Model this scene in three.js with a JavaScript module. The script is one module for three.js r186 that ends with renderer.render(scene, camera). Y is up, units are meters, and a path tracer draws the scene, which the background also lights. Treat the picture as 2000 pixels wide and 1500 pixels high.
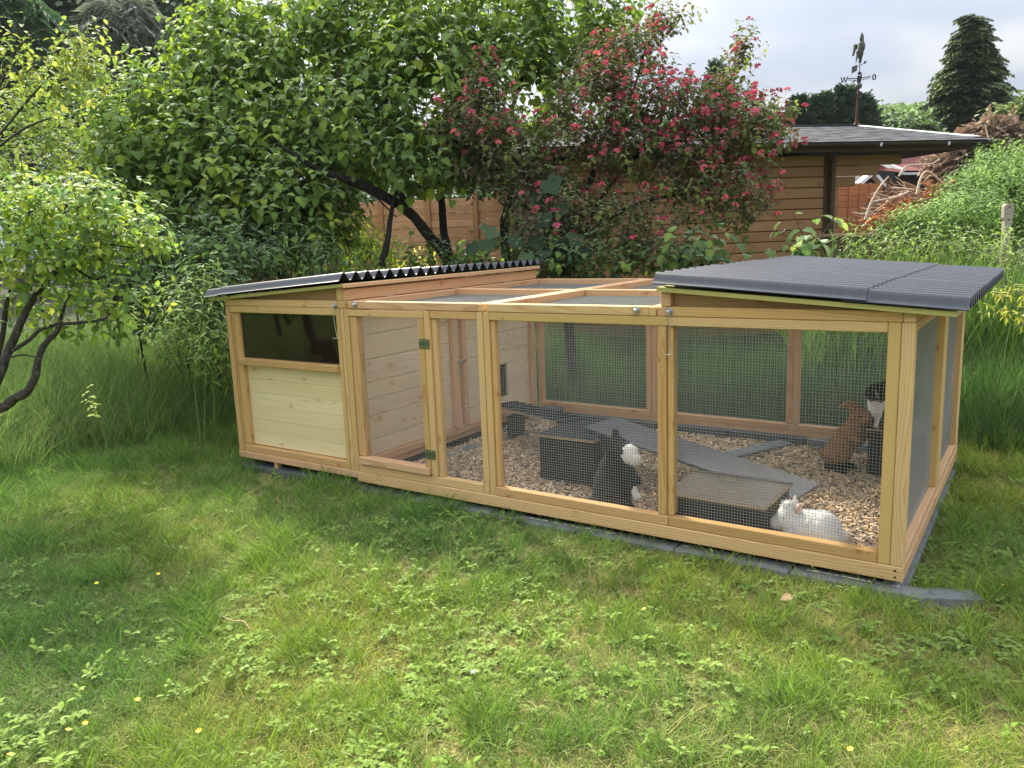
import * as THREE from 'three';
import { mergeGeometries } from 'three/addons/utils/BufferGeometryUtils.js';
import { ImprovedNoise } from 'three/addons/math/ImprovedNoise.js';
import { FontLoader } from 'three/addons/loaders/FontLoader.js';
import { TextGeometry } from 'three/addons/geometries/TextGeometry.js';

// ---------------------------------------------------------------- camera, sky, sun, exposure
const scene = new THREE.Scene();
const camera = new THREE.PerspectiveCamera(50.96, 4 / 3, 0.05, 400);
camera.rotation.set(-0.1798, 0.5942, -0.0369, 'YXZ');
camera.position.set(4.3065, 1.3467, 3.1993);
camera.updateMatrixWorld(true);

const SUN = new THREE.Vector3(-0.66, 0.72, -0.42).normalize();
const SUN_INTENSITY = 5.0, SKY_LEVEL = 1.0, EXPOSURE = 2.15;

const PN = new ImprovedNoise();
const n3 = (x, y, z = 0) => PN.noise(x, y, z);
function fbm(x, y, z, o = 4) { let a = 0.5, s = 0; for (let i = 0; i < o; i++) { s += a * n3(x, y, z); x = x * 2.03 + 7.1; y = y * 2.03 + 3.7; z = z * 2.03 + 1.3; a *= 0.5; } return s; }
const sstep = (a, b, x) => { const t = Math.min(1, Math.max(0, (x - a) / (b - a))); return t * t * (3 - 2 * t); };
const lerp = (a, b, t) => a + (b - a) * t;
function rng(seed) { let s = seed >>> 0; return () => { s = (s + 0x6d2b79f5) | 0; let t = Math.imul(s ^ (s >>> 15), 1 | s); t = (t + Math.imul(t ^ (t >>> 7), 61 | t)) ^ t; return ((t ^ (t >>> 14)) >>> 0) / 4294967296; }; }

{ // broken thin cloud over pale blue, brighter towards the zenith and round the sun
  const W = 1024, H = 512, d = new Float32Array(W * H * 4);
  for (let r = 0; r < H; r++) {
    const el = ((r + 0.5) / H - 0.5) * Math.PI, y = Math.sin(el);
    for (let c = 0; c < W; c++) {
      const az = ((c + 0.5) / W - 0.5) * 2 * Math.PI, x = Math.cos(az) * Math.cos(el), z = Math.sin(az) * Math.cos(el);
      const cs = Math.max(0, x * SUN.x + y * SUN.y + z * SUN.z), yy = Math.max(0, y);
      const k = 1 / (yy + 0.22), cl = fbm(x * k * 1.5 + 11, z * k * 1.5 + 4.2, yy * 2.1, 6);
      const cover = sstep(-0.2, 0.28, cl), shade = 0.5 + 0.5 * sstep(-0.4, 0.4, fbm(x * k * 2.6 + 31, z * k * 2.6, 5, 4));
      const lift = 0.36 + 1.12 * yy, glow = 0.9 * Math.pow(cs, 9) + 1.3 * Math.pow(cs, 60);
      const blue = [0.43, 0.52, 0.67], white = [0.87, 0.87, 0.88], grey = [0.60, 0.635, 0.69];
      const o = (r * W + c) * 4;
      for (let i = 0; i < 3; i++) {
        const cloud = lerp(grey[i], white[i], shade);
        let v = lerp(blue[i], cloud, 0.25 + 0.75 * cover) * lift + glow * (1 - 0.06 * i);
        if (y < 0) v = 0.12;
        d[o + i] = v * SKY_LEVEL;
      }
      d[o + 3] = 1;
    }
  }
  const t = new THREE.DataTexture(d, W, H, THREE.RGBAFormat, THREE.FloatType);
  t.mapping = THREE.EquirectangularReflectionMapping; t.magFilter = t.minFilter = THREE.LinearFilter; t.wrapS = THREE.RepeatWrapping; t.needsUpdate = true;
  scene.background = t; scene.environment = t;
}
const sun = new THREE.DirectionalLight(new THREE.Color(1, 0.92, 0.78), SUN_INTENSITY);
sun.position.copy(SUN).multiplyScalar(30).add(new THREE.Vector3(2, 0, -1));
sun.target.position.set(2, 0, -1);
sun.castShadow = true; sun.shadow.radius = 4; sun.shadow.mapSize.set(4096, 4096);
Object.assign(sun.shadow.camera, { left: -12, right: 12, top: 12, bottom: -12, near: 1, far: 80 });
scene.add(sun, sun.target);
scene.fog = new THREE.FogExp2(new THREE.Color(0.78, 0.85, 0.92), 0.0003);

// ---------------------------------------------------------------- helpers
const V = (x, y, z) => new THREE.Vector3(x, y, z);
const RIGHT = V(), UPC = V(), FWD = V();
{ const e = camera.matrixWorld.elements; RIGHT.set(e[0], e[1], e[2]); UPC.set(e[4], e[5], e[6]); FWD.set(-e[8], -e[9], -e[10]); }
const FPX = 1573.7;
// a point of the garden from its bearing (photo pixels, 2000 x 1500) and its distance along the view, in metres
const P = (px, py, dep) => camera.position.clone().addScaledVector(RIGHT, (px - 1000) / FPX * dep).addScaledVector(UPC, -(py - 750) / FPX * dep).addScaledVector(FWD, dep);
const GROUND = -0.07;
const used = new Map();
function numbered(n) { const k = used.get(n) || 0; used.set(n, k + 1); return k ? n + '_' + String(k).padStart(3, '0') : n; }
function tag(o, label, category, group, kind) { const u = o.userData; if (label) u.label = label; if (category) u.category = category; if (group) u.group = group; if (kind) u.kind = kind; return o; }
function thing(name, label, category, pos = [0, 0, 0], turn = 0, group) {
  const o = new THREE.Group(); o.name = numbered(name); o.position.set(...pos); o.rotation.y = turn; scene.add(o);
  return tag(o, label, category, group);
}
function mesh(name, geo, mat, parent = scene, kind) {
  const m = new THREE.Mesh(geo, mat); m.name = parent === scene ? numbered(name) : name; m.castShadow = m.receiveShadow = true; parent.add(m);
  if (kind) m.userData.kind = kind; return m;
}
function copies(name, geo, mat, mats, cols, parent = scene, kind = 'stuff') {
  const m = new THREE.InstancedMesh(geo, mat, mats.length); m.name = parent === scene ? numbered(name) : name; m.castShadow = m.receiveShadow = true;
  for (let i = 0; i < mats.length; i++) { m.setMatrixAt(i, mats[i]); if (cols) m.setColorAt(i, cols[i]); }
  m.userData.kind = kind; parent.add(m); return m;
}
const col = (r, g, b) => new THREE.Color().setRGB(r, g, b);

class MB { // collects faces
  constructor() { this.p = []; this.n = []; this.t = []; this.c = []; this.i = []; }
  v(p, n, t, c) { this.p.push(p[0], p[1], p[2]); this.n.push(n[0], n[1], n[2]); this.t.push(t ? t[0] : 0, t ? t[1] : 0); if (c) this.c.push(c[0], c[1], c[2]); return this.p.length / 3 - 1; }
  poly(ps, ts, c) { // flat convex polygon
    const a = ps[0], b = ps[1], d = ps[2];
    const ux = b[0] - a[0], uy = b[1] - a[1], uz = b[2] - a[2], vx = d[0] - a[0], vy = d[1] - a[1], vz = d[2] - a[2];
    let n = [uy * vz - uz * vy, uz * vx - ux * vz, ux * vy - uy * vx]; const l = Math.hypot(...n) || 1; n = n.map((x) => x / l);
    const k = ps.map((q, j) => this.v(q, n, ts && ts[j], c));
    for (let j = 2; j < k.length; j++) this.i.push(k[0], k[j - 1], k[j]);
  }
  geo() {
    const g = new THREE.BufferGeometry();
    g.setAttribute('position', new THREE.Float32BufferAttribute(this.p, 3)); g.setAttribute('normal', new THREE.Float32BufferAttribute(this.n, 3)); g.setAttribute('uv', new THREE.Float32BufferAttribute(this.t, 2));
    if (this.c.length) g.setAttribute('color', new THREE.Float32BufferAttribute(this.c, 3));
    g.setIndex(this.i); return g;
  }
}
const R0 = rng(77);
// chamfered box about its centre; uv in metres along its longest side
function cbox(sx, sy, sz, ch = 0.003, uo = R0() * 9, vo = R0() * 9) {
  const m = new MB(), h = [sx / 2, sy / 2, sz / 2]; ch = Math.min(ch, sx * 0.3, sy * 0.3, sz * 0.3);
  const long = sx >= sy && sx >= sz ? 0 : sy >= sz ? 1 : 2;
  const uv = (q, ax) => { const o = [0, 1, 2].filter((k) => k !== ax); if (ax === long) return [q[o[0]] + uo, q[o[1]] + vo]; const w = o[0] === long ? o[1] : o[0]; return [q[long] + uo, q[w] + vo + ax * 0.07]; };
  const corner = (s, ax) => [0, 1, 2].map((k) => s[k] * (k === ax ? h[k] : h[k] - ch));
  const face = (ps, ax) => {
    const c = [0, 1, 2].map((k) => ps.reduce((a, q) => a + q[k], 0));
    const a = ps[0], b = ps[1], d = ps[2], n = [(b[1] - a[1]) * (d[2] - a[2]) - (b[2] - a[2]) * (d[1] - a[1]), (b[2] - a[2]) * (d[0] - a[0]) - (b[0] - a[0]) * (d[2] - a[2]), (b[0] - a[0]) * (d[1] - a[1]) - (b[1] - a[1]) * (d[0] - a[0])];
    if (n[0] * c[0] + n[1] * c[1] + n[2] * c[2] < 0) ps = ps.slice().reverse();
    m.poly(ps, ps.map((q) => uv(q, ax)));
  };
  for (let ax = 0; ax < 3; ax++) for (const s of [-1, 1]) {
    const [a, b] = [0, 1, 2].filter((k) => k !== ax);
    face([[-1, -1], [1, -1], [1, 1], [-1, 1]].map(([p, q]) => { const t = [0, 0, 0]; t[ax] = s; t[a] = p; t[b] = q; return corner(t, ax); }), ax);
  }
  for (let ax = 0; ax < 3; ax++) { const [a, b] = [0, 1, 2].filter((k) => k !== ax); for (const p of [-1, 1]) for (const q of [-1, 1]) {
    const t0 = [0, 0, 0], t1 = [0, 0, 0]; t0[ax] = -1; t1[ax] = 1; t0[a] = t1[a] = p; t0[b] = t1[b] = q;
    face([corner(t0, a), corner(t1, a), corner(t1, b), corner(t0, b)], a === long ? b : a);
  } }
  for (const a of [-1, 1]) for (const b of [-1, 1]) for (const c of [-1, 1]) face([corner([a, b, c], 0), corner([a, b, c], 1), corner([a, b, c], 2)], long === 0 ? 1 : 0);
  return m.geo();
}
// a timber between two opposite corners
function timber(parent, name, mat, a, b, ch) {
  const g = cbox(Math.abs(b[0] - a[0]), Math.abs(b[1] - a[1]), Math.abs(b[2] - a[2]), ch);
  const m = mesh(name, g, mat, parent); m.position.set((a[0] + b[0]) / 2, (a[1] + b[1]) / 2, (a[2] + b[2]) / 2); return m;
}
// prism of a polygon in x, y between z0 and z1
function prism(poly, z0, z1) {
  const m = new MB(), n = poly.length; let area = 0; for (let i = 0; i < n; i++) { const a = poly[i], b = poly[(i + 1) % n]; area += a[0] * b[1] - b[0] * a[1]; }
  if (area < 0) poly = poly.slice().reverse();
  const uo = R0() * 5, vo = R0() * 5, w = (x, y) => [x + uo, y + vo];
  m.poly(poly.map(([x, y]) => [x, y, z1]), poly.map(([x, y]) => w(x, y))); m.poly(poly.slice().reverse().map(([x, y]) => [x, y, z0]), poly.slice().reverse().map(([x, y]) => w(x, y)));
  for (let i = 0; i < n; i++) { const a = poly[i], b = poly[(i + 1) % n]; m.poly([[a[0], a[1], z1], [a[0], a[1], z0], [b[0], b[1], z0], [b[0], b[1], z1]], [w(z1, a[1]), w(z0, a[1]), w(z0, b[1]), w(z1, b[1])]); }
  return m.geo();
}
// tapered, slightly knobbly tube through points [x, y, z, radius]
function limb(pts, sides = 7, seed = 1, rough = 0.12) {
  const r = rng(seed), cv = new THREE.CatmullRomCurve3(pts.map((q) => V(q[0], q[1], q[2]))), n = Math.max(4, (pts.length - 1) * 5), m = new MB(); let up = V(0.31, 0.2, 0.93), prev = null, len = 0, last = null;
  for (let i = 0; i <= n; i++) {
    const t = i / n, c = cv.getPoint(t), d = cv.getTangent(t), f = t * (pts.length - 1), k = Math.min(pts.length - 2, Math.floor(f)), rad = lerp(pts[k][3], pts[k + 1][3], f - k);
    if (last) len += c.distanceTo(last); last = c;
    const a = up.clone().addScaledVector(d, -up.dot(d)).normalize(), b = d.clone().cross(a); up = a; const ring = [];
    for (let j = 0; j <= sides; j++) { const g = (j % sides) / sides * Math.PI * 2, q = rad * (1 + rough * n3(c.x * 14 + Math.cos(g) * 2, c.y * 14, c.z * 14 + Math.sin(g) * 2 + seed)), nn = a.clone().multiplyScalar(Math.cos(g)).addScaledVector(b, Math.sin(g)); ring.push(m.v([c.x + nn.x * q, c.y + nn.y * q, c.z + nn.z * q], [nn.x, nn.y, nn.z], [j / sides * rad * 6.3, len])); }
    if (prev) for (let j = 0; j < sides; j++) m.i.push(prev[j], ring[j], prev[j + 1], ring[j], ring[j + 1], prev[j + 1]).valueOf();
    prev = ring;
  }
  const g = m.geo(); const ix = g.index.array; for (let i = 0; i < ix.length; i += 3) { const a = ix[i + 1]; ix[i + 1] = ix[i + 2]; ix[i + 2] = a; } return g;
}
// smooth surface of a field (negative inside), by surface nets
function netMesh(f, lo, hi, cell, color) {
  const N = [0, 1, 2].map((k) => Math.ceil((hi[k] - lo[k]) / cell) + 1), [nx, ny, nz] = N, F = new Float32Array(nx * ny * nz), id = (i, j, k) => i + nx * (j + ny * k);
  for (let k = 0; k < nz; k++) for (let j = 0; j < ny; j++) for (let i = 0; i < nx; i++) F[id(i, j, k)] = f(lo[0] + i * cell, lo[1] + j * cell, lo[2] + k * cell);
  const vi = new Int32Array(nx * ny * nz).fill(-1), m = new MB(), e = cell * 0.5;
  const E = []; for (let a = 0; a < 8; a++) for (let b = 0; b < 3; b++) if (!(a & (1 << b))) E.push([a, a | (1 << b)]);
  for (let k = 0; k < nz - 1; k++) for (let j = 0; j < ny - 1; j++) for (let i = 0; i < nx - 1; i++) {
    const c = []; let s = 0; for (let a = 0; a < 8; a++) { c[a] = F[id(i + (a & 1), j + ((a >> 1) & 1), k + (a >> 2))]; if (c[a] < 0) s++; }
    if (s === 0 || s === 8) continue;
    let x = 0, y = 0, z = 0, q = 0;
    for (const [a, b] of E) if ((c[a] < 0) !== (c[b] < 0)) { const t = c[a] / (c[a] - c[b]); x += (a & 1) + t * ((b & 1) - (a & 1)); y += ((a >> 1) & 1) + t * (((b >> 1) & 1) - ((a >> 1) & 1)); z += (a >> 2) + t * ((b >> 2) - (a >> 2)); q++; }
    const p = [lo[0] + (i + x / q) * cell, lo[1] + (j + y / q) * cell, lo[2] + (k + z / q) * cell];
    const g = [f(p[0] + e, p[1], p[2]) - f(p[0] - e, p[1], p[2]), f(p[0], p[1] + e, p[2]) - f(p[0], p[1] - e, p[2]), f(p[0], p[1], p[2] + e) - f(p[0], p[1], p[2] - e)], l = Math.hypot(...g) || 1;
    vi[id(i, j, k)] = m.v(p, g.map((w) => w / l), [p[0] + p[2], p[1]], color ? color(p) : undefined);
  }
  const quad = (a, b, c, d, flip) => { if (a < 0 || b < 0 || c < 0 || d < 0) return; if (flip) m.i.push(a, b, c, a, c, d); else m.i.push(a, c, b, a, d, c); };
  for (let k = 1; k < nz - 1; k++) for (let j = 1; j < ny - 1; j++) for (let i = 1; i < nx - 1; i++) {
    const a = F[id(i, j, k)] < 0;
    if (a !== F[id(i + 1, j, k)] < 0) quad(vi[id(i, j - 1, k - 1)], vi[id(i, j, k - 1)], vi[id(i, j, k)], vi[id(i, j - 1, k)], a);
    if (a !== F[id(i, j + 1, k)] < 0) quad(vi[id(i - 1, j, k - 1)], vi[id(i - 1, j, k)], vi[id(i, j, k)], vi[id(i, j, k - 1)], a);
    if (a !== F[id(i, j, k + 1)] < 0) quad(vi[id(i - 1, j - 1, k)], vi[id(i, j - 1, k)], vi[id(i, j, k)], vi[id(i - 1, j, k)], a);
  }
  return m.geo();
}
// bones: [x0,y0,z0,r0, x1,y1,z1,r1]
function field(bones, k = 0.02, fur = 0) {
  return (x, y, z) => {
    let s = 1e3;
    for (const b of bones) {
      const dx = b[4] - b[0], dy = b[5] - b[1], dz = b[6] - b[2], px = x - b[0], py = y - b[1], pz = z - b[2], L = dx * dx + dy * dy + dz * dz;
      const t = L > 0 ? Math.min(1, Math.max(0, (px * dx + py * dy + pz * dz) / L)) : 0, q = Math.hypot(px - t * dx, py - t * dy, pz - t * dz) - (b[3] + (b[7] - b[3]) * t), kk = b[8] || k;
      const h = Math.max(kk - Math.abs(s - q), 0) / kk; s = Math.min(s, q) - h * h * kk * 0.25;
    }
    return fur ? s + fur * n3(x * 95, y * 60, z * 95) + fur * 0.6 * n3(x * 210, y * 130, z * 210) : s;
  };
}

// ---------------------------------------------------------------- procedural textures
function dataTex(w, h, fn, wm, hm, mirror = true) {
  const d = new Uint8Array(w * h * 4);
  for (let y = 0; y < h; y++) for (let x = 0; x < w; x++) { const c = fn((x + 0.5) / w * wm, (y + 0.5) / h * hm), o = (y * w + x) * 4; for (let k = 0; k < 3; k++) d[o + k] = Math.max(0, Math.min(255, c[k] * 255)); d[o + 3] = 255; }
  const t = new THREE.DataTexture(d, w, h, THREE.RGBAFormat); t.wrapS = t.wrapT = mirror ? THREE.MirroredRepeatWrapping : THREE.RepeatWrapping; t.magFilter = THREE.LinearFilter; t.minFilter = THREE.LinearFilter; t.repeat.set(1 / wm, 1 / hm); t.needsUpdate = true; return t;
}
function grain(seed, w, h, wm, hm, { rings = 130, knots = 6, contrast = 1, knotSize = 0.012, tint = [1, 0.8, 0.6] }) {
  const r = rng(seed), K = []; for (let i = 0; i < knots; i++) K.push([r() * wm, r() * hm, knotSize * (0.5 + r())]);
  const vc = hm * (0.2 + 0.6 * r()), so = seed * 1.37;
  return dataTex(w, h, (u, v) => {
    const bend = 0.03 * n3(u * 1.1 + so, 2.3, 0) + 0.012 * n3(u * 3.1 + so, v * 7, 1), q = 0.03 + 0.09 * Math.abs(n3(u * 0.55 + so, 7.7, v * 3));
    let f = Math.sqrt((v - vc + bend) ** 2 + q * q) * rings, core = 0, halo = 0;
    for (const [ku, kv, ks] of K) { const a = (u - ku) / (ks * 1.5), b = (v - kv) / ks, d = a * a + b * b; f += 3.2 * Math.exp(-d * 0.22) * (b > 0 ? 1 : -1) * Math.min(1, Math.abs(b)); core = Math.max(core, 1 - sstep(0.25, 0.8, d)); halo = Math.max(halo, Math.exp(-d * 0.35)); }
    const s = f - Math.floor(f), late = sstep(0.35, 0.9, s) * (1 - sstep(0.93, 1, s)), fib = 0.06 * n3(u * 14 + so, v * 900, 0) + 0.05 * n3(u * 2, v * 60, so);
    const broad = 0.09 * n3(u * 1.2, v * 9, so + 4), dk = Math.min(1, late * 0.42 * contrast + halo * 0.22 + core * 0.5);
    return [0, 1, 2].map((k) => (0.97 + fib + broad) * lerp(1, [0.66, 0.48, 0.30][k], dk) * lerp(1, tint[k], 0.1 * (0.5 + n3(u * 3, v * 20, so))));
  }, wm, hm);
}
const TX = {
  larchA: grain(3, 1024, 160, 2, 0.22, { rings: 120, knots: 5, contrast: 1.1 }), larchB: grain(9, 1024, 160, 2, 0.22, { rings: 190, knots: 4, contrast: 0.8 }), larchC: grain(17, 1024, 160, 2, 0.22, { rings: 90, knots: 7, contrast: 1.2 }),
  spruce: grain(21, 1024, 512, 1.4, 0.8, { rings: 100, knots: 30, contrast: 0.6, knotSize: 0.014 }), spruce2: grain(29, 1024, 512, 1.4, 0.8, { rings: 80, knots: 26, contrast: 0.7, knotSize: 0.015 }),
  stained: grain(41, 1024, 256, 3, 0.8, { rings: 70, knots: 14, contrast: 0.8, knotSize: 0.02 }),
};
const grey = (f) => (u, v) => { const g = f(u, v); return [g, g, g]; };
TX.grit = dataTex(256, 256, grey((u, v) => 0.62 + 0.45 * n3(u * 900, v * 900, 1) + 0.3 * n3(u * 260, v * 260, 2)), 0.3, 0.3);
TX.bitumen = dataTex(512, 512, grey((u, v) => 0.72 + 0.5 * n3(u * 420, v * 420, 5) + 0.22 * n3(u * 40, v * 12, 9) + 0.12 * n3(u * 6, v * 6, 3)), 0.6, 0.6);
TX.concrete = dataTex(256, 256, grey((u, v) => 0.78 + 0.28 * n3(u * 300, v * 300, 3) + 0.3 * fbm(u * 25, v * 25, 8)), 0.4, 0.4);
TX.ply = dataTex(512, 128, grey((u, v) => 0.75 + 0.2 * n3(u * 30, v * 300, 3) + 0.25 * fbm(u * 9, v * 14, 8)), 1, 0.3);
TX.bark = dataTex(256, 512, (u, v) => { const a = fbm(u * 60, v * 22, 2, 4), l = sstep(0.08, 0.28, fbm(u * 40 + 9, v * 40, 7, 4)), b = 0.55 + 0.9 * a; return [lerp(b, 1.5, l * 0.7), lerp(b * 0.94, 1.55, l * 0.7), lerp(b * 0.86, 1.4, l * 0.7)].map((x) => x * 0.62); }, 0.3, 0.8);
TX.soil = dataTex(512, 512, (u, v) => { const a = 0.6 + 0.7 * n3(u * 60, v * 60, 1) + 0.5 * n3(u * 170, v * 170, 4), g = sstep(-0.1, 0.2, fbm(u * 5, v * 5, 3)); return [a * lerp(0.8, 0.62, g), a * lerp(0.68, 0.72, g), a * 0.42]; }, 1.6, 1.6);
const std = (o) => new THREE.MeshStandardMaterial(o), phys = (o) => new THREE.MeshPhysicalMaterial(o);
const wood = (tex, r, g, b, rough = 0.72) => std({ map: TX[tex], color: col(r, g, b), roughness: rough, bumpMap: TX[tex], bumpScale: 0.0008 });
const M = {
  // larch of the frames: yellowish, pinkish and in between
  larch: [wood('larchA', 0.620, 0.397, 0.151), wood('larchB', 0.670, 0.448, 0.185), wood('larchC', 0.560, 0.350, 0.129), wood('larchA', 0.680, 0.469, 0.213), wood('larchC', 0.640, 0.397, 0.168), wood('larchB', 0.600, 0.407, 0.146), wood('larchC', 0.690, 0.464, 0.213)],
  pink: [wood('larchB', 0.66, 0.41, 0.22), wood('larchA', 0.63, 0.37, 0.19), wood('larchC', 0.65, 0.405, 0.21)],
  plank: [wood('spruce', 0.81, 0.67, 0.375), wood('spruce2', 0.79, 0.65, 0.355), wood('spruce', 0.82, 0.685, 0.39)],
  inner: [wood('spruce2', 0.74, 0.59, 0.40), wood('spruce', 0.72, 0.58, 0.38)],
  deck: wood('larchB', 0.47, 0.45, 0.14), gable: wood('larchC', 0.40, 0.26, 0.11),
  steel: std({ color: col(0.55, 0.55, 0.54), metalness: 0.9, roughness: 0.32 }),
  wire: std({ color: col(0.34, 0.35, 0.34), metalness: 0.4, roughness: 0.42 }),
  green: std({ color: col(0.11, 0.15, 0.06), metalness: 0.5, roughness: 0.45 }),
  bitumen: std({ color: col(0.033, 0.039, 0.055), map: TX.bitumen, roughness: 0.3, bumpMap: TX.bitumen, bumpScale: 0.0003 }),
  concrete: std({ color: col(0.22, 0.235, 0.25), map: TX.concrete, roughness: 0.85, bumpMap: TX.concrete, bumpScale: 0.002 }),
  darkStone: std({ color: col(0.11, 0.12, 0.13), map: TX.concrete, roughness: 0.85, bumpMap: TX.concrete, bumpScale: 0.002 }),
  ply: std({ color: col(0.075, 0.062, 0.055), map: TX.ply, roughness: 0.34 }), plyTop: std({ color: col(0.12, 0.105, 0.092), map: TX.ply, roughness: 0.24 }), plyGrey: std({ color: col(0.13, 0.132, 0.15), map: TX.ply, roughness: 0.42 }),
  black: std({ color: col(0.018, 0.017, 0.017), map: TX.ply, roughness: 0.5 }), felt: std({ color: col(0.035, 0.036, 0.042), map: TX.grit, roughness: 0.85, bumpMap: TX.grit, bumpScale: 0.002 }),
  glass: phys({ color: col(0.10, 0.065, 0.04), roughness: 0.04, transmission: 0.85, thickness: 0, ior: 1.5 }),
  shed: [wood('stained', 0.36, 0.20, 0.085, 0.7), wood('stained', 0.33, 0.18, 0.072, 0.7), wood('stained', 0.39, 0.22, 0.095, 0.7)], shedDark: wood('stained', 0.09, 0.055, 0.032, 0.8),
  fence: [wood('stained', 0.60, 0.32, 0.17), wood('stained', 0.55, 0.28, 0.145), wood('stained', 0.63, 0.345, 0.19)], fencePost: wood('stained', 0.44, 0.22, 0.10),
  panel: [wood('stained', 0.50, 0.20, 0.07), wood('stained', 0.46, 0.18, 0.062)],
  bark: std({ color: col(0.13, 0.115, 0.10), map: TX.bark, roughness: 0.9, bumpMap: TX.bark, bumpScale: 0.006 }), barkDark: std({ color: col(0.055, 0.045, 0.038), map: TX.bark, roughness: 0.9, bumpMap: TX.bark, bumpScale: 0.006 }),
  barkPale: std({ color: col(0.42, 0.38, 0.32), map: TX.bark, roughness: 0.9 }), twig: std({ color: col(0.07, 0.055, 0.035), roughness: 0.9 }),
  soil: std({ color: col(0.055, 0.05, 0.03), map: TX.soil, roughness: 1, bumpMap: TX.soil, bumpScale: 0.02 }),
};
let li = 0; const larch = () => M.larch[(li++ * 5) % 7], pink = () => M.pink[(li++ * 5) % 3];
const leafMat = (o = {}) => phys({ color: 0xffffff, vertexColors: true, side: THREE.DoubleSide, roughness: 1, transmission: 0.5, thickness: 0, ior: 1.4, ...o });
const LEAF = leafMat({ clearcoat: 0.1, clearcoatRoughness: 0.45 }), MATTE = leafMat({ transmission: 0.28 }), NEEDLE = leafMat({ transmission: 0.12 }), STRAW = leafMat({ transmission: 0.2 });
const FUR = std({ color: 0xffffff, vertexColors: true, roughness: 0.95 });

// ---------------------------------------------------------------- ground
{
  const g = new THREE.BufferGeometry(), xs = [], zs = []; // fine near the run, coarse far away
  const axis = (c, near, far, step) => { const a = []; let x = 0, s = step; while (x < far) { a.push(x); if (x > near) s *= 1.35; x += s; } a.push(far); return [...a.slice(1).reverse().map((q) => c - q), ...a.map((q) => c + q)]; };
  const ax = axis(2, 5, 110, 0.12), az = axis(0, 5, 110, 0.12), m = new MB();
  const hgt = (x, z) => GROUND + 0.022 * n3(x * 0.9, 3, z * 0.9) + 0.012 * n3(x * 3, 8, z * 3) - 0.012;
  for (const z of az) for (const x of ax) m.v([x, x > -0.05 && x < 3.95 && z > -2.05 && z < 0.05 ? GROUND : hgt(x, z), z], [0, 1, 0], [x, z]);
  const n = ax.length; for (let j = 0; j < az.length - 1; j++) for (let i = 0; i < n - 1; i++) { const a = j * n + i; m.i.push(a, a + n, a + 1, a + 1, a + n, a + n + 1); }
  const gg = m.geo(); gg.computeVertexNormals();
  tag(mesh('ground', gg, M.soil), 'garden soil and thatch under the lawn and the beds', null, null, 'structure');
}
const groundAt = (x, z) => GROUND + 0.022 * n3(x * 0.9, 3, z * 0.9) + 0.012 * n3(x * 3, 8, z * 3) - 0.012;

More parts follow.
